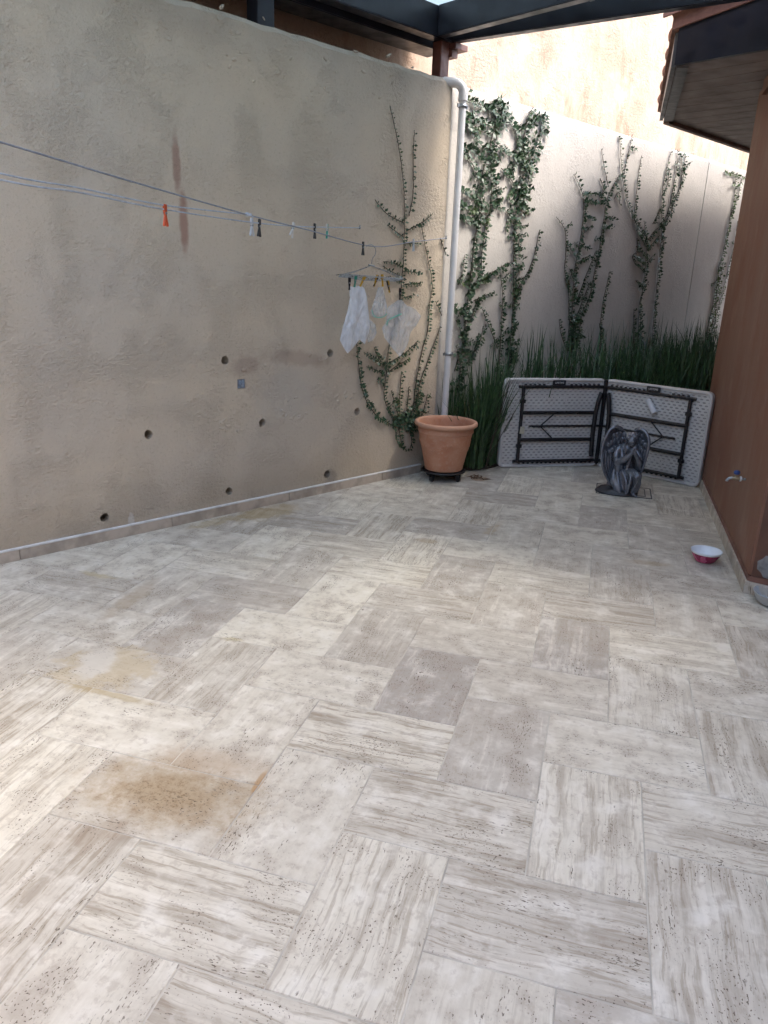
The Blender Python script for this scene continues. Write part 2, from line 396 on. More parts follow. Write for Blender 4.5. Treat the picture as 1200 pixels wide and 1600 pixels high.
# look of the tiles one can tell apart: (light, vein, pink)
LOOK = {('H',0,11):(.35,.95,.25), ('V',0,6):(.35,.35,.85), ('H',3,8):(.85,.55,0), ('V',3,3):(.75,.55,.0), ('H',-2,3):(.65,.25,.1), ('V',-2,-2):(.45,.15,.45),
 ('H',1,0):(.85,.2,0), ('V',1,-5):(.95,.75,0), ('H',4,-3):(.7,.85,0), ('H',-4,-5):(.7,.95,.15), ('H',-7,-2):(.85,1,.0), ('V',-5,1):(.15,.2,.85),
 ('H',-5,6):(.6,.3,.2), ('V',-8,4):(.4,.4,.25), ('H',-8,9):(.3,.75,.2), ('V',-3,9):(.5,.2,.3), ('H',-10,1):(.85,.1,.05), ('V',-10,-4):(.75,.15,.0), ('V',-7,-7):(.8,.1,.05),
 ('H',-12,-7):(.6,.1,.1), ('H',-9,-10):(.8,.85,.0), ('V',-4,-10):(.95,.75,0), ('H',-1,-8):(.75,.9,.35), ('V',4,-8):(.75,.8,.15), ('V',-12,-12):(.55,.9,.15), ('V',-15,-9):(.95,.6,0),
 ('H',-15,-4):(.85,.1,0), ('H',-13,4):(.98,.1,0), ('V',-11,7):(.98,.05,0), ('H',6,5):(.75,.3,.1), ('V',5,11):(.6,.15,.2), ('H',-16,7):(.35,.3,.5), ('V',-6,12):(.35,.3,.6), ('H',-11,12):(.85,.95,0),
 ('H',-3,14):(.75,.7,.1), ('V',6,0):(.7,.75,0)}
def in_bed(x, y):   # well inside the planting bed or behind the walls
    o = (Vector((x, y, 0))-W0).dot(WN)
    if o < -.42: return True
    if x < -1.35: return False
    edge = 6.05 + (x+.9)*.6 if x < 0 else 6.75
    return y > edge+.55
rt = random.Random(5)
for m_ in range(-26, 27):
    for n_ in range(-12, 13):
        for kind, bx, by in (('V', 0, 6), ('H', 0, 11)):
            X, Y = bx+3*m_+5*n_, by-3*m_+5*n_
            wx, wy = (3, 5) if kind == 'V' else (5, 3)
            cx, cy = OX+U*(X+wx/2), OY+U*(Y+wy/2)
            if not (-4.6 < cx < 2.2 and .55 < cy < 7.2) or in_bed(cx, cy): continue
            if cx > 1.05 and cy > 4.35: continue
            # keep to what the frame (and a step aside of it) can see
            if abs(cx+.28*cy) > .62*cy+1.15: continue
            o = bpy.data.objects.new('tile', rt.choice(TM)); COL.objects.link(o); o.parent = floor_base
            o.location = (cx, cy, rt.uniform(-.0007, .0007))
            o.rotation_euler = (rt.uniform(-.0012, .0012), rt.uniform(-.0012, .0012), (math.pi/2 if kind == 'V' else 0) + (math.pi if rt.random() < .5 else 0))
            lk = LOOK.get((kind, X, Y))
            if lk is None:
                r = rt.random()
                far = max(0, min(1, (cx+1.0)/1.2))
                lk = (rt.uniform(.55, 1) - .25*far*rt.random(), rt.choice((.05, .15, .3, .6, .9)), max(0, rt.uniform(-.5, .55)))
                if r < .16: lk = (.3, rt.choice((.2, .9)), rt.uniform(.3, .8))
            o.color = (*lk, 1)
NT_TILES = len(floor_base.children)
# plain paving beyond what the frame shows
rest = MB()
for (x0, x1, y0, y1) in ((-9,-4.9,-4.4,2.5),(-4.8,6.8,-4.4,.2),(2.6,6.8,.3,2.4)):
    rest.box((x0, y0, -.02), (x1, y1, -.0015))
far_pav = rest.build('paving', M['trav'], floor_base); far_pav.color = (.8, .3, .1, 1); far_pav['kind'] = 'stuff'

# planting bed
bedp = [(-1.42,5.80),(-1.12,5.90),(-.86,6.08),(-.74,6.34),(-.35,6.60),(.02,6.80),(.45,6.72),(.95,6.75),(3.2,10.6),(2.2,12)]
bedp += [tuple(wp(9.8, -.02).xy), tuple(wp(3.2, -.02).xy)]
b = MB().prism(bedp, -.01, .022).build('planting_bed', M['soil'], bevel=.01); tag(b, kind='structure')

# ================================================================== BOUNDARY WALLS
ZW = 2.885
def wall_obj(name, s0, s1, off0, off1, ztop, mat, jit, seed):
    """box in wall coordinates (x along, y into the wall, z up) with an uneven top edge"""
    r = random.Random(seed); n = max(2, int((s1-s0)/.11)); b = MB()
    prof = []
    for i in range(n+1):
        s = s0+(s1-s0)*i/n; dz = r.uniform(-jit, jit); df = r.uniform(0, jit)
        y0, y1 = -off0, -off1
        prof.append([(s, y0, -.1), (s, y0, ztop-.03+dz), (s, y0+.016+df, ztop+dz*.6), (s, y1, ztop+dz*.4), (s, y1, -.1)])
    v = [p for c in prof for p in c]; f = []
    for i in range(n):
        for k in range(4): f.append((i*5+k, (i+1)*5+k, (i+1)*5+k+1, i*5+k+1))
        f.append((i*5+4, (i+1)*5+4, (i+1)*5, i*5))
    f += [tuple(range(5)), tuple(n*5+k for k in range(4, -1, -1))]
    b.add(v, f); return b.build(name, mat, None, W0, WANG)
HOLES = [(.588,.136),(.890,.592),(1.428,.996),(1.697,.573),(1.426,.148),(2.257,.133),(2.275,1.002),(2.539,.567),(.05,1.0),(-.2,.14)]
left = wall_obj('boundary_wall', -5.2, 3.395, 0, -.2, ZW, M['wall_left'], .012, 3)
cut = MB(); rh = random.Random(4)
for s, z in HOLES:
    n = 14; v = []
    for y in (-.05, .13):
        for k in range(n):
            a = 2*math.pi*k/n; r = .027*(1+rh.uniform(-.09, .09)); v.append((s+r*math.cos(a), y, z+r*math.sin(a)*1.05))
    cut.add(v, [tuple(range(n-1,-1,-1)), tuple(range(n, 2*n))] + [(k, (k+1) % n, n+(k+1) % n, n+k) for k in range(n)])
cut.box((1.512, -.05, .812), (1.572, .022, .872))
co = cut.build('cutter', None, None, W0, WANG)
bo = left.modifiers.new('b', 'BOOLEAN'); bo.operation = 'DIFFERENCE'; bo.object = co; bo.solver = 'EXACT'
me = evaluated(left); left.modifiers.clear(); left.data = me; me.materials.clear(); me.materials.append(M['wall_left'])
bpy.data.objects.remove(co)
tag(left, 'tan rough plastered boundary wall with round drain holes and a red-brown streak', 'wall')
# electrical box mortared into the wall
M['bluegrey'] = simple('blue_grey_mortar', (.24, .29, .36), .9, .5, 40, bump=.6, bscale=90)
eb = MB().box((1.515, .004, .815), (1.569, .03, .869)).ell((1.542, .006, .84), (.017, .008, .019)).build('mortar_patch', M['bluegrey'], left)
# patchy raised render on the wall face
mb = MB(); rr = random.Random(21)
def crust(s, z, n, sp):
    for _ in range(n):
        x, y = s+rr.gauss(0, sp), z+rr.gauss(0, sp*.5); q = rr.uniform(.006, .017)
        mb.ell((x, .001, y), (q*rr.uniform(1, 2.2), .0045, q*.7), Matrix.Rotation(rr.uniform(-.9, .9), 3, 'Y'), 7, 5)
for s, z, n, sp in ((1.86,.66,10,.07),(2.0,.585,7,.04),(2.42,.72,11,.07),(2.2,.96,8,.05),(1.64,.93,7,.05),(1.45,.60,6,.05),(1.6,2.72,14,.16),(1.3,2.7,10,.16),(1.0,2.75,8,.12),(2.1,2.74,10,.2),(2.75,2.74,9,.2)): crust(s, z, n, sp)
rc = mb.build('render_crust', M['wall_left'], left); rc['kind'] = 'stuff'
# skirting along the tan wall, piece by piece
s = -4.4; k = 0; rs = random.Random(8)
while s < 3.2:
    L = .90 if s+.9 < 3.24 else 3.24-s
    o = MB().box((0, -.021, -.001), (L-.003, .004, .062+rs.uniform(-.001, .001))).build('skirting_tile', M['skirt'], left, (s, 0, 0), 0, .002)
    o.color = (rs.uniform(.0, .3), .4, rs.uniform(.3, .7), 1); s += L
M['lit_edge_white'] = simple('lit_edge_white', (.72, .71, .68), .85, .2, 14, bump=.3)
MB().box((-4.4, -.0225, .0605), (3.242, .002, .069)).build('lit_top_strip', M['lit_edge_white'], left, None, 0, .002)  # lit top edge of the skirting, put into the colour as white

pale = wall_obj('boundary_wall', 3.40, 7.752, -.028, -.2, ZW-.005, M['wall_right'], .004, 5)
tag(pale, 'pale grey plastered boundary wall with ledge, behind the strap-leaf plants and climbing vines', 'wall')
pale2 = wall_obj('boundary_wall', 7.768, 11.5, -.028, -.2, ZW-.005, M['wall_right'], .004, 6)
tag(pale2, 'pale plastered wall panel beyond the vertical joint, beside the brown house', 'wall')
tall = wall_obj('tall_wall', -6.5, 15, -.46, -.7, 7.2, M['wall_tall'], .01, 7)
tag(tall, 'tall peach stained rough wall rising behind the lower boundary walls', 'wall')

# ================================================================== HOUSE
HX = .854; NEAR = Vector((HX, 4.02)); FARC = Vector((HX, 6.66))
ND = Vector((.94, -.341))
house = empty('house', (HX, 4.02, 0)); tag(house, 'brown painted house with boarded soffit and terracotta tiled eave', 'house')
def hp(x, y, z=0): return (x-HX, y-4.02, z)
foot = [(0,0), tuple(ND*5), (6, 6.2), (.496*5.2, 2.64+.868*5.2), (0, 2.64)]
MB().prism(foot, -.1, 2.912).build('wall', M['house'], house, bevel=.012)
shade_wing = MB().prism([(2.75, -3.4), (7, -3.4), (7, 2.2), (2.75, 3.25)], -.1, 6.2).build('shade_block', M['house']); tag(shade_wing, 'added unseen two-storey brown block shading the patio from the right', 'house')  # added out of frame to keep the sun off the near floor
shade_back = MB().prism([(-6.2, -3.4), (2.74, -3.4), (2.74, -2.7), (-6.2, -2.7)], -.1, 3.0).build('shade_block', M['house']); tag(shade_back, 'added unseen low brown block cutting light from the rear of the patio', 'house')  # added behind the camera to cut low sky light on the floor
# painted band and skirting
MB().box((-.004, -.003, .068), (.01, 2.64, .098)).build('painted_band', M['band'], house)
Mn = Matrix.Rotation(math.atan2(ND.y, ND.x), 4, 'Z')
MB().box((-.003, -.004, .068), (3.5, .01, .098), Mn).build('painted_band', M['band'], house)
y = 0
for L in (.86, .88, .88):
    o = MB().box((-.014, y-.013 if y == 0 else y, -.001), (.006, y+L-.003, .069)).build('skirting_tile', M['trav_plain'], house, None, 0, .0015); o.color = (.55, .4, .6, 1); y += L
for i in range(4):
    o = MB().box((.001+i*.7, -.0135, -.001), ((i+1)*.7-.003, .006, .066), Mn).build('skirting_tile', M['trav_plain'], house, None, 0, .0015); o.color = (.45, .3, .5, 1)
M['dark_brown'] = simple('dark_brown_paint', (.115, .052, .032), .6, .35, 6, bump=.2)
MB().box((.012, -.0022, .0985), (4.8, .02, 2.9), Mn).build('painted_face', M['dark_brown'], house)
# patch where the render has fallen off
rp = random.Random(3); pts = []
for k in range(26):
    a = 2*math.pi*k/26; r = 1+rp.uniform(-.07, .07); pts.append((.185+.155*r*math.cos(a), .165+max(-.062, .085*r*math.sin(a))))
v = [Mn @ Vector((x, -.0045, z)) for x, z in pts] + [Mn @ Vector((.185, -.009, .165))]
MB().add(v, [(k, (k+1) % 26, 26) for k in range(26)]).build('plaster_patch', M['bare'], house)
# soffit, board by board
ZS = 2.914
A = Vector((.225, 5.885)); B = Vector((.245, 7.68)); Cc = B + WD.xy*4.2
pn = WN.xy
sof = empty('soffit', hp(A.x, A.y, ZS)); sof.parent = house
def loc2(p): return (p-A)
sofpoly = [Vector((0,0)), B-A, Cc-A, Cc-A+pn*1.0, pn*4.0]
def clip(poly, n, c, keep):
    out = []
    for i in range(len(poly)):
        a, b = poly[i], poly[(i+1) % len(poly)]; da, db = (a.dot(n)-c)*keep, (b.dot(n)-c)*keep
        if da >= 0: out.append(a)
        if da*db < 0: out.append(a + (b-a)*(da/(da-db)))
    return out
bw = .235; t = -.02; i = 0
while t < 5.6:
    q = clip(clip(sofpoly, WD.xy, t+.003, 1), WD.xy, t+bw-.003, -1)
    if len(q) > 2: MB().prism([tuple(p) for p in q], 0, .012).build('soffit_board', M['soffit'], sof, None, 0, .003)
    t += bw
MB().prism([tuple(p) for p in sofpoly], .0125, .03).build('soffit_backing', M['navy'], sof)
# edge trims and fascias
def strip(name, p, q, z0, z1, th, mat, z0b=None, z1b=None, side=1):
    p, q = Vector(p), Vector(q); d = (q-p).normalized(); n = Vector((d.y, -d.x))*side*th
    z0b = z0 if z0b is None else z0b; z1b = z1 if z1b is None else z1b
    return MB().prism([tuple(p-Vector((HX, 4.02))), tuple(q-Vector((HX, 4.02))), tuple(q+n-Vector((HX, 4.02))), tuple(p+n-Vector((HX, 4.02)))], [z0, z0b, z0b, z0], [z1, z1b, z1b, z1]).build(name, mat, house)
dl = (B-A).normalized()
strip('eave_trim', A+Vector((.002, 0)), B+Vector((.002, 0)), ZS-.012, ZS+.0, .075, M['trim'], side=1)
strip('eave_trim', B, Cc, ZS-.03, ZS+.03, .05, M['trim_brown'], side=1)
strip('fascia', A+dl*.02-pn*.005, B+dl*.02-pn*.005, ZS+.002, ZS+.20, .03, M['trim'], side=-1)
strip('fascia', A, A+pn*4, ZS-.002, ZS+.27, .035, M['navy'], ZS-.002, ZS+.27+.55, side=1)
strip('fascia', B, Cc, ZS+.03, ZS+.22, .03, M['trim_brown'], side=-1)
# roof deck and barrel tiles along the rake and the eave
def rz(p): return ZS+.285 + (p-A).dot(pn)*.1375
rdk = [A-Vector((.06,.03)), B+Vector((-.06,.05)), Cc+pn*.2, Cc+pn*2.0, A+pn*4-WD.xy*.03]
MB().prism([tuple(p-Vector((HX,4.02))) for p in rdk], [rz(p)-.075 for p in rdk], [rz(p)+.012 for p in rdk]).build('roof', M['terra'], house)
def barrel(p, d3, L, r0, r1, flat=.8):
    """half-round clay tile from p along d3"""
    p = Vector(p); d3 = Vector(d3).normalized(); sd = d3.cross(Vector((0,0,1))).normalized(); up = sd.cross(d3).normalized()
    v = []; n = 8
    for t_, r in ((0, r0), (1, r1)):
        for rr_ in (r, r-.014):
            for k in range(n+1):
                a = math.pi*k/n; v.append(p + d3*L*t_ + sd*math.cos(a)*rr_ + up*math.sin(a)*rr_*flat)
    s_ = n+1; f = []
    for k in range(n):
        f += [(k, k+1, 2*s_+k+1, 2*s_+k), (s_+k+1, s_+k, 3*s_+k, 3*s_+k+1), (k+1, k, s_+k, s_+k+1), (2*s_+k, 2*s_+k+1, 3*s_+k+1, 3*s_+k)]
    f += [(0, 2*s_, 3*s_, s_), (n, s_+n, 3*s_+n, 2*s_+n)]
    return MB().add(v, f)
sl3 = Vector((pn.x, pn.y, .1375)).normalized()
for k in range(7):
    p = A + pn*(-.09+k*.52) - WD.xy*.015
    barrel(Vector((p.x-HX, p.y-4.02, rz(p)+.0+.01*(k % 2))), sl3, .56, .085, .07).build('roof_tile', M['terra'], house)
for k in range(5):
    p = A + dl*(.20+k*.36) - pn*.036
    MB().ell((p.x-HX, p.y-4.02, rz(p)-.028), (.045, .172, .04), None, 14, 8).build('roof_tile', M['terra'], house)
# brown beam under the soffit by the wall
strip('wall_beam', (HX-.03, 5.45), (HX-.03, 6.30), ZS-.10, ZS-.005, .06, M['house'], side=1)

# ================================================================== PERGOLA
ZB = 3.12
perg = empty('pergola', tuple(wp(3.35, -.05, ZW))); tag(perg, 'dark steel pergola roof with milky translucent panels above the tan wall', 'pergola')
def WB(lo, hi):      # box given in wall coordinates s, off, z
    mb_ = MB(); a = [wp(s_, o_, z_) - perg.location for z_ in (lo[2], hi[2]) for (s_, o_) in ((lo[0],lo[1]),(hi[0],lo[1]),(hi[0],hi[1]),(lo[0],hi[1]))]
    return mb_.add(a, [(0,3,2,1),(4,5,6,7),(0,1,5,4),(1,2,6,5),(2,3,7,6),(3,0,4,7)])
WB((-.50,-.10,ZB),(3.40,0,ZB+.19)).build('wall_beam', M['steel'], perg, bevel=.006)
WB((-.50,-.33,ZB-.03),(3.46,-.13,ZB+.12)).build('gutter', M['steel'], perg, bevel=.006)
WB((-.50,-.452,ZB+.125),(3.44,-.11,ZB+.135)).build('shade_sheet', M['steel'], perg)  # sheet added to stop light leaking into the gap before the tall wall
WB((3.275,-.105,ZW+.004),(3.365,-.02,ZB-.001)).build('post', M['rust'], perg, bevel=.004)
WB((1.745,-.16,ZW+.004),(1.865,-.05,ZB-.001)).build('post', M['steel'], perg, bevel=.004)
WB((3.37,-.10,ZB-.09),(3.43,-.0,ZB-.045)).build('bracket', M['rust'], perg)
WB((3.37,-.12,ZB-.04),(3.50,.03,ZB-.004)).build('bracket', M['rust'], perg)
WB((3.20,.003,ZB+.0),(3.275,2.95,ZB+.19)).build('rafter', M['steel'], perg, bevel=.005)
WB((3.21,2.75,2.9125),(3.265,2.81,ZB-.001)).build('post', M['steel'], perg)
for s_, o_ in ((2.05, 5.5), (.85, 6.1), (-.32, 6.75)): WB((s_,.003,ZB+.05),(s_+.06,o_,ZB+.19)).build('rafter', M['steel'], perg, bevel=.005)
pc = wp(3.36, .0); e2 = Vector((.956, -.293, 0)); n2 = Vector((.293, .956, 0))
def line_box(p, d, L, wdt, z0, z1):
    p = p - Vector((perg.location.x, perg.location.y, 0)); d = d.normalized(); n = Vector((-d.y, d.x, 0))*wdt; zo = perg.location.z
    q = [p, p+d*L, p+d*L+n, p+n]
    return MB().add([(*a.xy, z-zo) for z in (z0, z1) for a in q], [(0,3,2,1),(4,5,6,7),(0,1,5,4),(1,2,6,5),(2,3,7,6),(3,0,4,7)])
line_box(pc+n2*.0, e2, 2.35, .07, ZB+.002, ZB+.19).build('edge_beam', M['steel'], perg, bevel=.005)
line_box(Vector((-.50, 5.17, 0)), Vector((.53, .85, 0)), .34, .035, ZB+.07, ZB+.17).build('brace', M['trim'], perg)
line_box(Vector((.25, 4.75, 0)), Vector((.53, .85, 0)), .44, .035, ZB+.07, ZB+.17).build('brace', M['trim'], perg)
sb = [-.32, .88, 2.08, 3.235]
for i in range(3):
    for (o0, o1) in ((-.10, 1.05), (1.056, 2.1), (2.106, 3.2)):
        WB((sb[i]+.003, o0, ZB+.196), (sb[i+1]-.003, o1, ZB+.206)).build('roof_panel', M['panel'], perg)
e_ = pc + e2*2.3
tri = [wp(3.238, -.1), wp(3.238, 2.75), Vector((e_.x, e_.y, 0))+n2*.05, wp(3.40, -.02)]
MB().prism([tuple((p-perg.location).xy) for p in tri], ZB+.196-perg.location.z, ZB+.206-perg.location.z).build('roof_panel', M['panel'], perg)

# ================================================================== DOWNPIPE
pp = wp(3.452, .055)
pipe = empty('downpipe', (pp.x, pp.y, 0)); tag(pipe, 'white plastic downpipe running down the wall corner behind the terracotta pot', 'pipe')
R_ = .0265
MB().tube([(0,0,.05), (0,0,1.5), (0,0,2.80)], R_, 20).build('pipe', M['pvc'], pipe)
el = []; dcur = WD*-1*.8 + WN*-.6; dcur.normalize()
for k in range(9):
    a = math.pi/2*k/8; el.append(Vector((0,0,2.80)) + dcur*(.07*(1-math.cos(a))) + Vector((0,0,.07*math.sin(a))))
el.append(el[-1] + dcur*.13)
MB().tube(el, .033, 18).build('elbow', M['pvc'], pipe)
MB().tube([(0,0,2.755), (0,0,2.80)], .0345, 20).build('coupling', M['pvc'], pipe)
for z in (2.72, .95):
    mb_ = MB().lathe([(.0295,-.011),(.0325,-.011),(.0325,.011),(.0295,.011)], 24, (0,0,z))
    mb_.box((-.055,-.006,z-.011),(-.029,.006,z+.011), Matrix.Rotation(WANG, 4, 'Z')).box((.029,-.006,z-.011),(.055,.006,z+.011), Matrix.Rotation(WANG, 4, 'Z'))
    mb_.build('clamp', M['galv'], pipe)

# ================================================================== CLIMBING VINES
def leaf_mat(name, a, b, c):
    N = NT(name); g = N.n('ObjectInfo'); P = N.pos(); r = N.noise(P, 38, 2)
    col = N.mix(N.rng(r, .35, .65), a, b); col = N.mix(N.rng(N.noise(P, 7, 3), .55, .75), col, c)
    m_ = N.fin(col, .42, None, 0, .5)
    return m_
M['leaf'] = leaf_mat('vine_leaf', (.022, .055, .026), (.042, .088, .040), (.09, .13, .04))
M['leaf_light'] = leaf_mat('vine_leaf_light', (.05, .10, .03), (.09, .15, .04), (.13, .19, .05))
M['stem'] = simple('vine_stem', (.085, .06, .042), .85, .4, 30)
def catmull(p, step):
    out = []; n = len(p)
    for i in range(n-1):
        a, b, c, d = p[max(i-1,0)], p[i], p[i+1], p[min(i+2,n-1)]
        k = max(1, int((c-b).length/step))
        for j in range(k):
            t_ = j/k; out.append(.5*((2*b)+(c-a)*t_+(2*a-5*b+4*c-d)*t_*t_+(3*b-a-3*c+d)*t_**3))
    out.append(p[-1]); return out
def vine(label, off, strands, seed, leaf=.030, lm='leaf', dens=1.0, name='climbing_vine', bushy=1.0):
    r = random.Random(seed); stems, leaves = MB(), MB(); first = None
    def put_leaf(p, along, side, ln):
        # ovate leaf standing a little off the wall, folded on its midrib
        up = (along*r.uniform(.1, .6) + side*r.uniform(.6, 1) + WN*r.uniform(.15, .75) + Vector((0,0,r.uniform(-.75, .05)))).normalized()
        wv = up.cross(WN*1.0 + Vector((r.uniform(-.5,.5), r.uniform(-.5,.5), r.uniform(-.3,.6)))).normalized()*ln*.33
        nn = wv.cross(up).normalized()*ln*r.uniform(-.04,.10)
        b = p + WN*.004
        if p.z > ZW-.02 or b.z+up.z*ln > ZW+.02: return
        leaves.add([b, b+up*ln*.45+wv+nn, b+up*ln, b+up*ln*.45-wv+nn, b+up*ln*.5], [(0,1,4),(1,2,4),(2,3,4),(3,0,4)], True)
    def run(pts, d, comb, size):
        nonlocal first
        w3 = [on_wall(x, y, off + .006) for x, y in pts]
        if first is None: first = w3[0].copy()
        c = catmull(w3, .012)
        c = [p + WN*r.uniform(0, .006) for p in c]
        L = len(c)
        stems.tube(c[::2] if L > 4 else c, [max(.0012, .0042*(1-.75*i/L)) for i in range(len(c[::2] if L > 4 else c))], 5, False)
        acc = 0; sgn = 1
        for i in range(1, L):
            acc += (c[i]-c[i-1]).length
            tpr = 1-.55*max(0, (i/L-.7)/.3)
            if acc > .0105/d:
                acc = 0; sgn = -sgn
                al = (c[i]-c[i-1]).normalized(); sd = al.cross(WN)*sgn
                put_leaf(c[i], al, sd, leaf*.68*size*tpr*r.uniform(.55, 1.35))
                if d > 1.2 and r.random() < .6: put_leaf(c[i]+sd*r.uniform(0,.03)+WN*r.uniform(0,.03), al, -sd, leaf*.68*size*r.uniform(.6,1.3))
            if comb and r.random() < comb*.12:
                sg = r.choice((-1,1)); al = (c[i]-c[i-1]).normalized(); sd = al.cross(WN)*sg
                ln = r.uniform(.03, .14); q = c[i]; k = int(ln/.0125); pth = [q]
                dr = (sd*1.0 + al*r.uniform(-.1, .55) + Vector((0,0,-.15))).normalized()
                for j in range(k):
                    q = q + dr*.0125 + Vector((0,0,r.uniform(-.002,.0015))); pth.append(q)
                    dd = dr.cross(WN)*(1 if j % 2 else -1); put_leaf(q, dr, dd, leaf*.72*size*r.uniform(.75,1.2))
                if len(pth) > 1: stems.tube(pth, .0013, 4, False)
    for st in strands:
        pts, d, comb = st[0], st[1]*dens, st[2]*bushy; run(pts, d, comb, st[3] if len(st) > 3 else 1)
    root = empty(name, (first.x, first.y, .02)); tag(root, label, 'vine', 'climbing vines on the boundary wall')
    for mb_, nm, mt in ((stems, 'stem', M['stem']), (leaves, 'foliage', M[lm])):
        mb_.v = [tuple(Vector(p)-root.location) for p in mb_.v]
        o = mb_.build(nm, mt, root, recalc=False)
        if nm == 'foliage': o['kind'] = 'stuff'
    return root
vine('climbing vine with long bare tips on the tan wall left of the white downpipe', 0, [
 ([(628,700),(622,668),(612,648),(600,622),(602,593),(605,567),(607,545),(614,515),(622,490),(626,455),(628,433),(630,407),(631,383),(632,347),(631,302),(626,251),(616,197),(609,165)], 1.0, .0),
 ([(638.5,337),(645,302),(645,251),(647,206)], .8, 0), ([(632,349),(604,334),(585,311)], 1, 0), ([(631,371),(617,361),(604,350)], 1.1, 0),
 ([(634,361),(658,348),(676,334)], 1, 0), ([(630,379),(654,381)], 1.2, 0), ([(629,418),(612,410),(598,409)], 1.3, .0), ([(627,432),(611,424),(598,416)], 1.2, 0),
 ([(630,424),(652,426)], 1.6, 0), ([(630,445),(656,443)], 1.6, 0), ([(628,466),(645,461)], 1.6, 0), ([(626,440),(605,432)], 1.2, 0),
 ([(645,640),(648,612),(652,585),(660,545),(668,515),(671,472),(675,450),(673,428),(667,400),(660,363),(658,350)], 1.1, .1),
 ([(648,640),(656,597),(665,573),(671,554),(682,526),(688,508)], 1.2, .1), ([(690,493),(680,470)], .9, 0), ([(688,372),(692,385),(697,400)], .5, 0),
 ([(618,668),(605,660),(588,649),(572,625),(564,601),(561,575),(558,556),(557,535)], 1.5, 0, 1.15),
 ([(602,572),(585,562),(568,551)], 1.6, 0), ([(601,585),(587,578),(572,573)], 1.8, 0), ([(600,600),(588,592)], 1.6, 0), ([(604,583),(620,571),(637,562)], 1.7, 0), ([(606,568),(633,551),(651,534)], 1.7, 0),
 ([(603,575),(590,557),(584,541)], 1.5, 0), ([(625,660),(624,627),(627,580)], 1.6, 0), ([(622,650),(616,628),(611,610)], 1.6, 0), ([(630,660),(636,635),(638,605)], 1.5, .2),
 ([(616,665),(612,650),(603,638)], 2.2, .5), ([(634,675),(640,650),(650,630),(655,612)], 2.6, .9, 1.2), ([(622,672),(628,650),(636,640)], 2.6, .9, 1.2), ([(640,672),(646,655),(652,640)], 2.6, .9, 1.2), ([(618,660),(630,655),(645,652)], 2.4, .8, 1.2),
 ([(618,672),(621,692),(633,702)], 1.4, .1), ([(655,660),(662,640),(668,615)], 2.2, .6), ([(640,668),(643,690),(638,705)], 1.2, 0)], 1, .040)
big = 1.25
vine('large dense twin-trunked vine on the pale wall right of the white downpipe', -.028, [
 ([(716,640),(718,583),(722,542),(727,500),(732,455),(735,430),(738,405),(741,375),(746,345),(750,310),(751,290),(755,265),(764,235),(770,205),(777,185),(773,155)], 1.9, .75, big),
 ([(750,350),(765,330),(767,280),(768,247),(775,213),(783,185),(778,160)], 2.0, .8, big),
 ([(793,600),(795,560),(797,533),(800,500),(802,450),(802,408),(803,367),(804,345),(807,322),(815,288),(820,263),(830,247),(838,225),(843,205),(847,180)], 2.1, .8, big),
 ([(820,263),(815,230),(820,205),(824,182),(833,168)], 1.8, .7, big), ([(823,190),(838,182),(850,178)], 1.9, .6, big),
 ([(722,152),(747,162),(767,172),(775,188)], 1.8, .5, big), ([(723,177),(747,190),(770,193)], 1.8, .4, big), ([(722,187),(742,202),(767,210)], 1.8, .4, big),
 ([(725,188),(743,217),(758,233)], 1.6, .3, big), ([(720,230),(737,233),(757,253)], 1.6, .3, big), ([(722,235),(738,257),(750,283)], 1.8, .5, big), ([(717,292),(737,307),(750,322)], 1.9, .3, big),
 ([(715,315),(742,332)], 1.8, .1, big), ([(715,335),(742,352)], 1.8, .1, big), ([(773,155),(793,183),(807,210),(807,247),(817,257)], 1.6, .5, big), ([(780,227),(800,243),(825,258)], 1.7, .5, big),
 ([(783,263),(800,283),(810,300)], 1.8, .5, big), ([(790,330),(806,345)], 1.6, .3, big), ([(770,300),(785,295)], 1.5, .2), ([(768,320),(788,328)], 1.4, .2), ([(810,300),(828,296)], 1.6, .3), ([(810,322),(830,327)], 1.9, .1, big), ([(809,335),(824,332)], 1.7, .1),
 ([(806,355),(820,352)], 1.6, .1), ([(804,370),(819,366)], 1.6, .1), ([(803,385),(815,389)], 1.6, .1), ([(804,398),(816,402)], 1.6, .1), ([(803,415),(815,418)], 1.6, .1),
 ([(727,463),(738,450),(750,437),(775,422),(795,410)], 2.2, .5, big), ([(740,470),(755,463),(770,457)], 1.7, .3), ([(782,600),(780,560),(782,533),(783,500),(785,467),(782,430)], 1.5, .4), ([(777,545),(767,517),(753,483)], 1.5, .2),
 ([(707,475),(722,492),(733,500)], 1.8, .3, big), ([(728,570),(748,537),(755,508)], 1.0, .1), ([(806,455),(817,438),(832,407),(843,358)], 1.1, 0), ([(712,500),(720,520),(722,545)], 1.6, .4), ([(735,500),(742,480),(748,462)], 1.6, .4),
 ([(715,445),(722,425),(726,398)], 1.2, .2), ([(753,440),(752,400),(756,370),(758,345)], 1.4, .4), ([(748,520),(742,545),(730,560)], 1.3, .3), ([(710,580),(716,555),(712,540)], 1.5, .3)], 2, .045, 'leaf', 1.7, 'climbing_vine', 2.5)
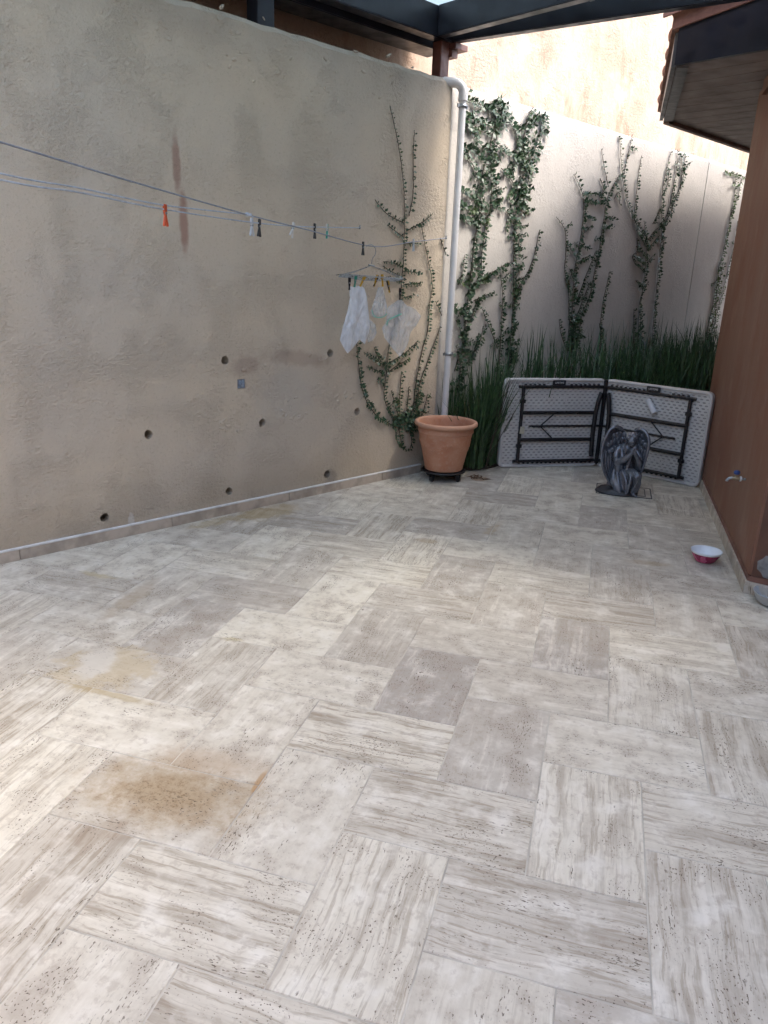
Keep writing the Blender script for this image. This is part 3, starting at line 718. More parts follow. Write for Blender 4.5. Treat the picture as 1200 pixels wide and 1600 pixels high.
vine('branching vine with dead brown tips near the middle of the pale wall', -.028, [
 ([(893,560),(892,530),(892.5,508),(894.6,455),(899,412),(907,370),(911.6,327),(909.5,302),(896,272)], 1.5, .35, 1.2),
 ([(897,540),(899,512),(903,497),(920,466),(928.6,423),(937,381),(943.5,338),(950,306),(967,274)], 1.7, .5, 1.2), ([(899,476),(914,434),(931,391)], 1.8, .3), ([(896,505),(910,470),(922,440)], 1.8, .4),
 ([(888,500),(888,455),(882,423),(884,391),(882,359),(868,338)], 1.2, .1), ([(884,376),(899,402)], 1.5, .1), ([(911,302),(930,303),(946,301)], 2.2, .4), ([(911,312),(930,316),(945,312)], 1.6, .3), ([(950,292),(943.5,260),(939,232)], .7, 0), ([(937,279),(944,296)], .9, 0),
 ([(912,338),(926,342)], 1.7, 0), ([(911,357),(924,356)], 1.7, 0), ([(907,383),(918,388)], 1.7, 0), ([(946,340),(959,342)], 1.6, 0), ([(943,355),(956,352)], 1.6, 0), ([(902,410),(920,400)], 1.5, .1), ([(882,435),(891,460)], 1.3, 0), ([(890,420),(897,440)], 1.5, .2),
 ([(960,310),(966,300),(968,320)], .7, 0), ([(884,545),(876,520),(873,498)], 1.3, .1), ([(893,545),(893,520),(896,500)], 2.6, .8, 1.2), ([(885,550),(888,520),(890,495)], 2.2, .5, 1.1), ([(900,545),(904,520),(907,500)], 2.2, .5, 1.1)], 3, .043)
vine('single short upright shoot on the pale wall rising out of the strap leaves', -.028, [([(937,556),(937,530),(938,500),(941,476),(947,448),(952,424)], 1.5, .12), ([(938,560),(939,535),(936,505)], 1.6, .2)], 4, .042)
vine('tall forked vine with fishbone side shoots reaching the ledge of the pale wall', -.028, [
 ([(997,560),(997,520),(998.7,476),(1003,455),(1007,425),(1009,402),(1010,385),(1005,368),(997,357),(988,337),(979.6,317),(974,290),(971,264),(967,211)], 1.3, .1, 1.1), ([(974,275),(978,253),(988,209)], 1.0, .05),
 ([(997,357),(991,336),(994,300),(997,274),(1002,242)], .9, 0), ([(994,359),(1009,385)], 1.4, .1), ([(995,372),(995,392),(988,400),(993,415)], 1.2, .1), ([(994,385),(1009,402)], 1.4, 0), ([(990,400),(1007,414)], 1.4, 0), ([(993,413),(1006,425)], 1.4, 0), ([(993,438),(1004,452)], 1.3, 0),
 ([(1010,411),(1021,398)], 1.4, 0), ([(1010,391),(1028,370)], 1.5, 0), ([(1010,378),(1022,361),(1034,352)], 1.6, .2), ([(1009,370),(1006,345)], 1.2, .1), ([(1004,450),(1012,442)], 1.2, 0), ([(990,560),(989,520),(990,482)], 2.0, .3, 1.1), ([(1000,560),(1001,520),(1000,478)], 1.8, .3, 1.1)], 5, .043)
vine('slender vine splitting into three tops below the ledge near the wall joint', -.028, [
 ([(1019,570),(1019.5,519),(1024,466),(1029,412),(1032,381),(1034,349),(1034,306),(1039,274),(1049,232)], 1.7, .2, 1.15), ([(1034,359),(1049,327),(1058,302),(1066,281),(1070,243)], 1.6, .3, 1.1), ([(1040,340),(1046,322),(1053,285),(1058,253),(1058,234)], 1.4, .25, 1.1),
 ([(1034,306),(1042,290),(1046,262)], 1.2, .2), ([(1063,290),(1065,265),(1064,240)], 1.6, .5, 1.2), ([(1020,350),(1027,335),(1033,322)], 1.3, .1), ([(1033,390),(1037,375),(1034,360)], 1.6, .3)], 6, .043)
vine('bright green vine climbing beside the brown house corner', -.028, [
 ([(1104,540),(1106.7,508),(1113,476),(1117,450),(1121.5,423),(1130,391),(1136,360),(1140.7,338),(1147,306),(1149,274)], 1.8, .3, 1.2), ([(1110,545),(1112,508),(1118,470),(1124,440),(1129,410)], 1.8, .3, 1.2),
 ([(1117,530),(1117,502),(1126,466),(1136.5,423),(1147,381),(1152,345)], 1.4, .15), ([(1130,270),(1149,273),(1164,279)], 1.0, .2), ([(1142,335),(1153,305),(1158,280)], 1.0, .1)], 7, .043, 'leaf_light')

# ================================================================== STRAP-LEAF PLANTS
def blade_mat():
    N = NT('strap_leaf'); P = N.pos(); n = N.noise(P, 22, 2)
    col = N.mix(N.rng(n, .35, .65), (.024, .060, .024), (.065, .125, .045)); return N.fin(col, .38, None, 0, .5)
M['blade'] = blade_mat()
def blade(mb_, p, h, wd, ang, lean, r, droop=.25):
    d = Vector((math.cos(ang), math.sin(ang), 0)); sd = Vector((-d.y, d.x, 0)); n = 6; v = []
    for i in range(n+1):
        t_ = i/n; x = lean*h*(t_**1.7); z = h*(t_ - droop*lean*t_**3)
        ww = wd*(.75+.5*t_ if t_ < .35 else .925*(1-((t_-.35)/.65)**1.6)+.02)*.5
        c = Vector(p) + d*x + Vector((0,0,z)); tw = sd*math.cos(r*t_) + d*math.sin(r*t_)
        v += [c-tw*ww, c+d*ww*.35, c+tw*ww]
    f = []
    for i in range(n): f += [(i*3, i*3+1, i*3+4, i*3+3), (i*3+1, i*3+2, i*3+5, i*3+4)]
    mb_.add(v, f, True)
rb = random.Random(77)
bed = MB()
def house_off(x, y):   # keep clear of the house body
    return x > HX-.06 and (y < 6.66 or (Vector((x, y, 0))-Vector((HX, 6.66, 0))).dot(WN) > -.12)
cnt = 0
while cnt < 2900:
    s_ = rb.uniform(3.62, 9.3); o_ = rb.uniform(.02, 1.5); p = wp(s_, o_)
    if house_off(p.x, p.y): continue
    front = 6.42 + (p.x+.8)*.56 if p.x < .02 else 6.86
    if p.y < front or p.x < -.95: continue
    back = max(0, 1-o_/1.2)
    h = rb.uniform(.76, 1.14) + .16*back*rb.random() + max(0,(s_-6))*.015
    blade(bed, (p.x, p.y, .02), h, rb.uniform(.013, .024), rb.uniform(0, 6.28), abs(rb.gauss(.11, .25)), rb.uniform(-.8, .8)); cnt += 1
bedo = bed.build('strap_leaf_plants', M['blade'], recalc=False)
tag(bedo, 'dense dark green strap-leaf plants filling the bed behind the folding table', 'plants', kind='stuff')
def clump(label, cx, cy, n, spread, h0, h1, lean, seed, w0=.010, w1=.018):
    r = random.Random(seed); mb_ = MB()
    for _ in range(n):
        a = r.uniform(0, 6.28); q = spread*math.sqrt(r.random())
        blade(mb_, (q*math.cos(a), q*math.sin(a), 0), r.uniform(h0, h1), r.uniform(w0, w1), a+r.gauss(0,.5), abs(r.gauss(lean, lean*.7)), r.uniform(-.8,.8))
    root = empty('strap_leaf_plant', (cx, cy, .02)); tag(root, label, 'plant', 'strap-leaf clumps in the bed')
    o = mb_.build('foliage', M['blade'], root, recalc=False); o['kind'] = 'stuff'
    return root
clump('dark strap-leaf clump growing at the foot of the downpipe behind the pot', -1.17, 6.04, 80, .06, .45, .85, .07, 1)
clump('dark strap-leaf clump between the downpipe and the left end of the table', -.93, 6.22, 170, .13, .55, 1.05, .20, 2)
clump('low strap-leaf clump at the bed edge right behind the terracotta pot', -.98, 6.08, 150, .11, .40, .80, .25, 3)
clump('strap-leaf clump pressed against the left edge of the folding table', -.86, 6.30, 130, .09, .50, .92, .16, 4)

# ================================================================== TERRACOTTA POT ON A CASTER STAND
POT = Vector((-1.135, 5.655, 0))
def terracotta():
    N = NT('terracotta'); c = N.coord(); n1 = N.noise(c, 6, 6, .6); n2_ = N.noise(c, 40, 5)
    col = N.mix(N.rng(n1, .35, .68), (.44, .19, .105), (.48, .25, .155))
    col = N.mix(N.math('MULTIPLY', N.rng(n2_, .5, .72), .4), col, (.52, .34, .25))
    pt = N.n('NewGeometry').outputs['Pointiness']
    col = N.mix(N.rng(pt, .50, .56, 0, .45), col, (.58, .36, .25))
    return N.fin(col, .72, N.bump(n2_, .25, .003), 0, .35)
M['pot'] = terracotta()
stand = empty('plant_stand', (POT.x, POT.y, 0), .35); tag(stand, 'round black wheeled plant stand under the terracotta pot', 'plant stand')
MB().lathe([(.06,.062),(.165,.062),(.172,.066),(.172,.078),(.165,.082),(.158,.078),(.158,.070),(.06,.070)], 40).build('ring', M['black'], stand)
for k in range(4):
    a = math.pi/2*k + math.pi/4; Mx = Matrix.Rotation(a, 4, 'Z')
    MB().box((.02,-.012,.060),(.16,.012,.072), Mx).build('spoke', M['black'], stand, bevel=.002)
    cst = MB().box((.128,-.016,.026),(.162,-.011,.0615), Mx).box((.128,.011,.026),(.162,.016,.0615), Mx).build('caster', M['black'], stand)
    p0, p1 = Mx @ Vector((.146,-.010,.023)), Mx @ Vector((.146,.010,.023))
    MB().tube([p0, p1], .022, 16).build('wheel', M['black'], cst)
def relief(a, z):
    if not (.135 < z < .265): return 0
    e = 0
    sw = .200 + .030*math.cos(4*a)                     # swags of fruit and leaves between rosettes
    dz = abs(z-sw)
    lump = .5+.5*noise.noise(Vector((math.cos(a)*14, math.sin(a)*14, z*95)))
    lump2 = .5+.5*noise.noise(Vector((math.cos(a)*30+7, math.sin(a)*30, z*190)))
    e += max(0, 1-dz/.045)*.0085*max(0, lump*1.5+lump2*1.5-.85)
    t_ = (4*a) % (2*math.pi); t_ = min(t_, 2*math.pi-t_)
    d2 = (t_/4*.19)**2 + (z-.238)**2
    e += max(0, 1-d2/.0011)*.006*(.5+.5*math.cos(math.sqrt(d2)*420))
    return e
prof = [(.0,.0),(.145,.0),(.150,.004)]
for i in range(46):
    t_ = i/45; prof.append((.150+.062*t_**1.05, .006+.292*t_))
prof += [(.2155,.300),(.220,.305),(.217,.311),(.2165,.335),(.222,.343),(.236,.347),(.246,.356),(.248,.368),(.243,.380),(.232,.385),(.222,.381),(.214,.368),(.208,.34),(.190,.24),(.165,.10),(.0,.10)]
pot = MB().lathe(prof, 160, (0,0,0), relief).build('flower_pot', M['pot'], None, (POT.x, POT.y, .0825), .5)
tag(pot, 'large empty terracotta pot with thick rim and embossed garland', 'pot')

# ================================================================== FOLDING TABLE
def table_plastic():
    N = NT('table_plastic'); c = N.coord()
    # staggered short dimples of the blow-moulded underside
    sx = N.n('SeparateXYZ'); N.l(c, sx.inputs[0])
    u, v = N.math('DIVIDE', sx.outputs[0], .046), N.math('DIVIDE', sx.outputs[2], .0235)
    row = N.math('FLOOR', v); par = N.math('MODULO', row, 2.0)
    fu = N.math('SUBTRACT', N.math('FRACT', N.math('ADD', u, N.math('MULTIPLY', N.math('ABSOLUTE', par), .5))), .5)
    fv = N.math('SUBTRACT', N.math('FRACT', v), .5)
    d = N.math('ADD', N.math('POWER', N.math('DIVIDE', fu, .27), 2.0), N.math('POWER', N.math('DIVIDE', fv, .22), 2.0))
    dm = N.rng(d, .55, 1.15, 1, 0)
    inx = N.rng(N.math('ABSOLUTE', sx.outputs[0]), .425, .43, 1, 0); inz = N.math('MULTIPLY', N.rng(sx.outputs[2], .03, .034), N.rng(sx.outputs[2], .722, .728, 1, 0))
    g = N.n('NewGeometry'); nsep = N.n('SeparateXYZ'); tc = N.n('TexCoord'); N.l(tc.outputs['Normal'], nsep.inputs[0])
    face = N.rng(nsep.outputs[1], -.9, -.8, 1, 0)
    dm = N.math('MULTIPLY', N.math('MULTIPLY', dm, face), N.math('MULTIPLY', inx, inz))
    col = N.mix(N.rng(N.noise(c, 5, 5), .4, .7), (.60, .58, .56), (.53, .515, .50))
    col = N.mix(N.math('MULTIPLY', dm, .6), col, (.16, .155, .15))
    nb = N.bump(N.math('SUBTRACT', 1.0, dm), 1.0, .010)
    return N.fin(col, .55, nb, 0, .4)
M['table'] = table_plastic()
M['label'] = simple('label_black', (.012, .013, .017), .4, .2, 10)
M['white'] = simple('white_print', (.70, .70, .70), .6, .1, 10)
TL, TMID, TR = on_z(776, 730), on_z(931, 727), on_z(1093, 762)
table = empty('folding_table', (TMID.x, TMID.y, 0)); tag(table, 'grey plastic folding table standing on edge half open in a V', 'table')
def rrect(w, z0, z1, r, n=6):
    out = []
    for cx, cz, a0 in ((w/2-r, z0+r, -90), (w/2-r, z1-r, 0), (-w/2+r, z1-r, 90), (-w/2+r, z0+r, 180)):
        for k in range(n+1):
            a = rad(a0+90*k/n); out.append((cx+r*math.cos(a), cz+r*math.sin(a)))
    return out
def text_mesh(txt, size, depth):
    cu = bpy.data.curves.new('txt', 'FONT'); cu.body = txt; cu.size = size; cu.extrude = depth; cu.align_x = 'CENTER'; cu.align_y = 'CENTER'; cu.resolution_u = 3
    o = bpy.data.objects.new('txt', cu); COL.objects.link(o); me_ = evaluated(o); bpy.data.objects.remove(o); return me_
def table_half(p, q, hinge_at_right):
    """a leaf from p (left) to q (right); local x along the leaf, -y towards the viewer, z up"""
    p, q = Vector(p), Vector(q); wdt = (q-p).length - .006; ang = math.atan2(q.y-p.y, q.x-p.x); c = (p+q)/2
    def P(mb_, nm, mt, par, bev=0):
        return mb_.build(nm, mt, par, None, 0, bev)
    H = .757
    top = MB(); o1, o2, o3 = rrect(wdt, 0, H, .05), rrect(wdt-.012, .006, H-.006, .046), rrect(wdt-.05, .025, H-.025, .032)
    n = len(o1)
    v = [(x, .022, z) for x, z in o1] + [(x, -.020, z) for x, z in o1] + [(x, -.027, z) for x, z in o2] + [(x, -.027, z) for x, z in rrect(wdt-.034,.017,H-.017,.038)] + [(x, -.012, z) for x, z in o3]
    f = [tuple(range(n))]
    for a in range(4):
        for k in range(n): f.append((a*n+k, a*n+(k+1) % n, (a+1)*n+(k+1) % n, (a+1)*n+k))
    f.append(tuple(4*n+k for k in range(n)))
    top.add(v, f)
    leaf = P(top, 'table_leaf', M['table'], table); leaf.location = (c.x-table.location.x, c.y-table.location.y, .001); leaf.rotation_euler = (0, 0, ang)
    lf = -1 if hinge_at_right else 1           # direction of the outer end
    hx = -lf*(wdt/2)                           # hinge side
    ox = lf*(wdt/2-.165)                       # outer crossbar
    def bar(nm, pts, r): return P(MB().tube(pts, r, 10), nm, M['blacksteel'], leaf)
    for z, rr_ in ((H-.066, .013), (.056, .013)):
        a, b2 = (hx+lf*.012, lf*(wdt/2-.125)); o = bar('rail', [(a, -.030, z), (b2, -.030, z)], rr_)
        tm = MB(); x = min(a, b2)+.05
        while x < max(a, b2)-.04:
            zz = z-.022 if z < .3 else z+.012
            if not (z > .3 and abs(x) < .10): tm.box((x, -.034, zz), (x+.016, -.018, zz+.011))
            x += .041
        t_ = P(tm, 'rail_clip', M['blacksteel'], leaf); t_['kind'] = 'stuff'
    bar('crossbar', [(ox, -.034, .045), (ox, -.034, H-.06)], .0145)
    for z in (.19, .57): P(MB().box((ox-.022, -.048, z-.015), (ox+.024, -.02, z+.015)), 'bracket', M['blacksteel'], leaf, .003)
    fx = hx+lf*.105                            # foot bar, bowed, near the hinge
    ft = [(fx+lf*.0, -.048, .085), (fx-lf*.022, -.049, .16), (fx-lf*.028, -.05, .30), (fx-lf*.02, -.05, .46), (fx+lf*.002, -.049, .58), (fx+lf*.03, -.048, .645)] if True else None
    ft = [(fx-lf*.026, -.048, .095), (fx-lf*.020, -.049, .17), (fx-lf*.014, -.05, .30), (fx-lf*.018, -.05, .46), (fx-lf*.034, -.049, .58), (fx-lf*.052, -.048, .645)]
    P(MB().tube([Vector(a) for a in ft], .019, 10), 'foot_bar', M['blacksteel'], leaf)
    for z in (.245, .475): bar('leg', [(fx-lf*.02, -.046, z), (ox, -.042, z)], .0155)
    bar('brace', [(hx+lf*.02, -.05, .362), (ox-lf*.07, -.05, .362)], .009)
    for sg in (-1, 1): bar('strut', [(ox-lf*.17, -.05, .362), (ox-lf*.29, -.044, .362+sg*.105)], .0055)
    P(MB().box((hx+lf*.004, -.05, .03), (hx+lf*.020, -.014, H-.006)), 'hinge_bar', M['blacksteel'], leaf, .002)
    # carrying-handle plate with the maker's name
    hxp = -.02*lf; pl = P(MB().box((hxp-.058, -.036, H-.052), (hxp+.058, -.0265, H-.012)), 'handle', M['label'], leaf, .003)
    tm = text_mesh('LIFETIME', .021, .0006); o = link('lettering', tm, M['white'], leaf); o.location = (hxp, -.0372, H-.032); o.rotation_euler = (math.pi/2, 0, 0)
    # embossed name inside a raised frame
    if hinge_at_right: ex, ez = -.005, .585
    else: ex, ez = .07, .135
    em = text_mesh('LIFETIME', .075, .002); o = link('embossed_lettering', em, M['table'], leaf); o.location = (ex, -.0135, ez); o.rotation_euler = (math.pi/2, 0, 0)
    fr = rrect(.46, ez-.055, ez+.055, .02, 3); P(MB().tube([(x+ex, -.0125, z) for x, z in fr+fr[:1]], .003, 6), 'embossed_frame', M['table'], leaf)
    return leaf
LL = table_half(TL, TMID, True); LR = table_half(TMID, TR, False)
MB().tube([(0,-.045,.02),(0,-.045,.74)], .008, 8).build('hinge_pin', M['blacksteel'], table)
M['paper'] = simple('cream_sticker', (.55, .52, .40), .7, .2, 20)
MB().box((-.316,-.052,.285),(-.278,-.0495,.345), Matrix.Rotation(.05, 4, 'Y')).build('sticker', M['paper'], LL)
M['white_tube'] = simple('white_tube', (.72, .73, .75), .35, .1, 8)
wt = MB().tube([(0,0,0),(.07,0,-.10)], [.021,.026], 16).build('paper_tube', M['white_tube'], None, tuple(LR.location + table.location + Matrix.Rotation(LR.rotation_euler[2], 3, 'Z') @ Vector((-.05, -.042, .640))), LR.rotation_euler[2])
tag(wt, 'small white rolled paper tube stuck on the right table leaf', 'tube')

# ================================================================== DRAIN COVER UNDER THE STATUE
dq = [on_z(*p) for p in ((932,757),(934,774),(1017,778),(1014,762))]
dcx, dcy = sum(p.x for p in dq)/4, sum(p.y for p in dq)/4
drain = empty('floor_drain', (dcx, dcy, .001)); tag(drain, 'square tile-filled floor drain cover with dark frame under the angel statue', 'drain')
hw, hh = .205, .150
fr = MB()
for (x0,x1,y0,y1) in ((-hw,hw,-hh,-hh+.008),(-hw,hw,hh-.008,hh),(-hw,-hw+.008,-hh+.008,hh-.008),(hw-.008,hw,-hh+.008,hh-.008)): fr.box((x0,y0,-.002),(x1,y1,.004))
fr.build('frame', M['black'], drain)
iw, ih = hw-.045, hh-.04
fr = MB()
for (x0,x1,y0,y1) in ((-iw,iw,-ih,-ih+.007),(-iw,iw,ih-.007,ih),(-iw,-iw+.007,-ih+.007,ih-.007),(iw-.007,iw,-ih+.007,ih-.007)): fr.box((x0,y0,-.002),(x1,y1,.0045))
fr.build('frame', M['black'], drain)
o = MB().box((-hw+.010,-hh+.010,-.002),(hw-.010,hh-.010,.0025)).build('tile_inlay', M['trav_plain'], drain); o.color = (.55,.3,.3,1)

# ================================================================== ANGEL STATUE
def resin():
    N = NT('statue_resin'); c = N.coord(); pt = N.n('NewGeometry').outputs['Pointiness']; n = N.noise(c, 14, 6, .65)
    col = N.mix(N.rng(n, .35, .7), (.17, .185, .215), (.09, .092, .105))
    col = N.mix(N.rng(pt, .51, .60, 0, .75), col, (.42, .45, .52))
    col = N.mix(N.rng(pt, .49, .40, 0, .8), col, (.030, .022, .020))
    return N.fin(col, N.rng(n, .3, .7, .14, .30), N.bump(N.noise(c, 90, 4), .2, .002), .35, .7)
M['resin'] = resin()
AX, AY = .225, 5.80
def S(px, py, y=0.0): return Vector(((px-974)*.00495, y, (771-py)*.00500))
angel = empty('angel_statue', (AX, AY, .006), rad(-4)); angel.scale = (.88, .9, .93); tag(angel, 'dark grey kneeling praying angel statue with curled wings in front of the table', 'statue')
body = MB()
def cap(pts, rs): 
    pts = [Vector(p) for p in pts]; c = catmull(pts, .012) ; n = len(c); k = len(pts)-1
    rr2 = []
    for i in range(n):
        t_ = i/(n-1)*k; a = min(int(t_), k-1); rr2.append(rs[a]+(rs[a+1]-rs[a])*(t_-a))
    body.tube(c, rr2, 12); body.ell(c[0], (rs[0],)*3); body.ell(c[-1], (rs[-1],)*3)
# trunk, neck, head bowed over the hands
cap([S(972,742,.03), S(972,722,.03), S(975,706,.015), S(977,698,.0)], [.088,.070,.066,.045])
cap([S(964,699,.005), S(976,696,.0), S(990,700,.0)], [.032,.036,.030])
cap([S(977,696,-.005), S(981,688,-.022)], [.026,.024])
Hc = S(982.5,682,-.036); Hr = Matrix.Rotation(rad(28), 3, 'X') @ Matrix.Rotation(rad(16), 3, 'Y')
body.ell(Hc, (.036,.042,.046), Hr, 16, 12)
body.ell(Hc + Vector((.012,-.040,-.006)), (.007,.010,.011), Hr)                                        # nose
body.ell(Hc + Vector((.014,-.033,-.024)), (.013,.011,.006), Hr); body.ell(Hc + Vector((.012,-.030,-.038)), (.014,.012,.010), Hr)   # mouth, chin
for sx in (-1, 1):
    body.ell(Hc + Hr @ Vector((sx*.016,-.036,.006)), (.009,.007,.006), Hr); body.ell(Hc + Hr @ Vector((sx*.016,-.037,.016)), (.012,.006,.004), Hr)
ra = random.Random(9)
for k in range(46):                                                                                     # wavy hair
    a = ra.uniform(0, 6.28); t_ = ra.uniform(.1, 1.0)
    q = Vector((math.cos(a)*.040*t_, abs(math.sin(a))*.040 - .012, .046*math.sqrt(max(0, 1-t_*t_))+.004)); body.ell(Hc + Hr @ q, (.012,.012,.011))
for k in range(14): body.ell(Hc + Vector((-.032-.006*math.sin(k), .012+.004*math.cos(k*2), .01-.009*k)), (.013,.014,.010))
for k in range(14): body.ell(Hc + Vector((.034, .018, .005-.008*k)), (.011,.012,.009))
# arms to the joined hands
cap([S(963,700,.0), S(960,712,-.02), S(964,721,-.055)], [.032,.030,.027]); cap([S(964,721,-.055), S(975,713,-.085), S(986,701,-.098)], [.030,.026,.017])
cap([S(992,700,.0), S(999,710,-.02), S(1000,719,-.05)], [.030,.028,.024]); cap([S(1000,719,-.05), S(997,710,-.08), S(991,700,-.096)], [.026,.022,.016])
for sx in (-1, 1):
    hb = S(988.5,699,-.098) + Vector((sx*.009,0,0)); body.ell(hb + Vector((.002,-.004,.012)), (.009,.013,.024), Matrix.Rotation(rad(12), 3, 'Y'))
    for k in range(4): cap([hb+Vector((.004,-.013+k*.0075,.026)), hb+Vector((.0075-sx*.004,-.014+k*.0075,.050-.004*abs(k-1.4)))], [.0052,.0042])
    cap([hb+Vector((0,.012,.006)), hb+Vector((.002-sx*.003,.017,.028))], [.0058,.0046])
# sleeves falling from the forearms
cap([S(968,716,-.065), S(966,730,-.06), S(968,742,-.055)], [.026,.020,.006]); cap([S(962,716,-.05), S(961,730,-.045)], [.024,.008]); cap([S(999,716,-.05), S(1003,728,-.045)], [.022,.008])
# skirt: raised knee at right, knee on the ground at left, cloth between
cap([S(975,740,.02), S(990,737,-.05), S(1000,738,-.085)], [.070,.056,.040]); cap([S(1000,738,-.085), S(1000,752,-.088), S(997,764,-.085)], [.040,.031,.024])
cap([S(970,742,.02), S(966,752,-.05), S(972,762,-.095)], [.072,.056,.034]); cap([S(978,740,-.02), S(982,752,-.06), S(984,765,-.085)], [.060,.045,.030])
cap([S(968,750,.05), S(958,760,.04), S(955,767,.02)], [.065,.045,.028]); cap([S(985,750,.04), S(992,762,.03)], [.065,.05])
for (pts, rs) in (([S(966,736,-.065),S(970,750,-.098),S(975,766,-.122)], [.012,.015,.012]), ([S(975,734,-.07),S(983,748,-.105),S(985,767,-.118)], [.010,.014,.012]), ([S(983,733,-.075),S(990,742,-.118),S(987,766,-.112)], [.008,.010,.011]),
                  ([S(993,732,-.110),S(1000,745,-.122),S(994,764,-.106)], [.009,.010,.010]), ([S(960,734,-.045),S(961,750,-.082),S(967,766,-.105)], [.011,.013,.012]), ([S(1002,735,-.112),S(1006,748,-.098),S(1003,763,-.085)], [.009,.010,.009])): cap(pts, rs)
cap([S(994,768,-.085), S(1000,769,-.108), S(1003,769.5,-.122)], [.016,.014,.009])                      # bare foot
cap([S(972,768,-.10), S(980,769,-.118)], [.014,.010])
# drape over shoulder
cap([S(968,698,-.028), S(971,712,-.052), S(972,728,-.052)], [.016,.018,.016]); cap([S(985,700,-.026), S(984,716,-.045), S(980,732,-.05)], [.014,.016,.016])
bo_ = body.build('body', M['resin'], angel, recalc=False)
md = bo_.modifiers.new('r', 'REMESH'); md.mode = 'VOXEL'; md.voxel_size = .0042
md2 = bo_.modifiers.new('s', 'SMOOTH'); md2.factor = .5; md2.iterations = 3
me = evaluated(bo_); bo_.modifiers.clear(); bo_.data = me; me.materials.clear(); me.materials.append(M['resin']); smooth_all(me)
def wing(outer, inner, sgn, seed):
    r = random.Random(seed); mb_ = MB(); n = 26
    O = catmull([S(x, y, yy) for x, y, yy in outer], .02); I = catmull([S(x, y, yy) for x, y, yy in inner], .02)
    def samp(Lst, t_): 
        q = t_*(len(Lst)-1); i = min(int(q), len(Lst)-2); return Lst[i].lerp(Lst[i+1], q-i)
    def surf(u, v): 
        p = samp(I, v).lerp(samp(O, v), u); p.y += .045*math.sin(math.pi*u)*(1-.4*v); return p
    v = []; f = []; K = 13*(n+1)
    for dy in (0, .018):
        for j in range(n+1):
            for i in range(13):
                rg = .004*math.sin(i/12*34+j*.2) if j > 8 else 0
                v.append(surf(i/12, j/n) + Vector((0, dy+rg, 0)))
    for j in range(n):
        for i in range(12):
            q = (j*13+i, j*13+i+1, (j+1)*13+i+1, (j+1)*13+i); f += [q, tuple(K+a for a in reversed(q))]
        for i in (0, 12): f.append((j*13+i, (j+1)*13+i, K+(j+1)*13+i, K+j*13+i))
    for j in (0, n):
        for i in range(12): f.append((j*13+i, j*13+i+1, K+j*13+i+1, K+j*13+i))
    mb_.add(v, f, True)
    for row, (v0, v1, cnt_, ln) in enumerate(((.10,.34,5,.034),(.22,.50,6,.038),(.36,.64,6,.042))):
        for k in range(cnt_):
            u = .22+.62*(k+.5*(row % 2))/cnt_; v_ = v0+(v1-v0)*abs(k/cnt_-.3); p = surf(min(u,.95), v_)
            mb_.ell(p + Vector((0,-.008,0)), (.014,.0065,ln*.62), Matrix.Rotation(sgn*r.uniform(-.1,.25), 3, 'Y') @ Matrix.Rotation(rad(14), 3, 'X'), 8, 6)
    for k in range(8):                                                                                  # long pinions
        u = .06+.88*k/7; pts = [surf(u, .46+.03*(k % 2)), surf(u, .68), surf(u*.96+.02, .86), surf(u*.9+.05, 1.0)]
        mb_.tube([p + Vector((0,-.005,0)) for p in catmull(pts, .02)], [.0115*(1-.5*abs(i/ max(1,len(catmull(pts,.02))-1)-.3)) for i in range(len(catmull(pts, .02)))], 8)
    L = catmull([S(x, y, yy) for x, y, yy in outer], .015); m_ = len(L)
    mb_.tube(L, [.014*(1-.65*i/m_) + .003 for i in range(m_)], 10)                                       # rolled leading edge
    o = mb_.build('wing', M['resin'], angel, recalc=False)
    md_ = o.modifiers.new('r', 'REMESH'); md_.mode = 'VOXEL'; md_.voxel_size = .0042
    ms_ = o.modifiers.new('s', 'SMOOTH'); ms_.factor = .5; ms_.iterations = 2
    me_ = evaluated(o); o.modifiers.clear(); o.data = me_; me_.materials.clear(); me_.materials.append(M['resin']); smooth_all(me_)
wing([(964,668,.02),(955,664,-.005),(947,667,-.02),(941,678,-.035),(936.5,693,-.045),(936,710,-.05),(939,725,-.05),(944,739,-.045),(952,752,-.04),(962,763,-.035)],
     [(972,676,.05),(973,690,.07),(972,705,.075),(970,722,.07),(970,738,.05),(972,752,.02),(974,764,-.03)], 1, 1)
wing([(986,668,.03),(994,664,.01),(1003,668,-.01),(1009,677,-.025),(1011.5,688,-.035),(1010,705,-.04),(1008,720,-.035),(1005,735,-.03),(1002,748,-.02)],
     [(980,678,.055),(980,690,.07),(981,705,.075),(983,720,.065),(986,735,.05),(990,748,.02)], -1, 2)
# flower crown
cr = MB()
for k in range(11):
    a = 2*math.pi*k/11; c = Hc + Vector((.002+.027*math.cos(a), .006+.027*math.sin(a), .046+.004*math.sin(a))); cr.ell(c, (.010,.010,.008)); cr.ell(c+Vector((0,0,.006)), (.005,.005,.004))
cr.ell(Hc+Vector((.002,.006,.052)), (.022,.022,.012)); cr.build('flower_crown', M['resin'], angel, recalc=False)
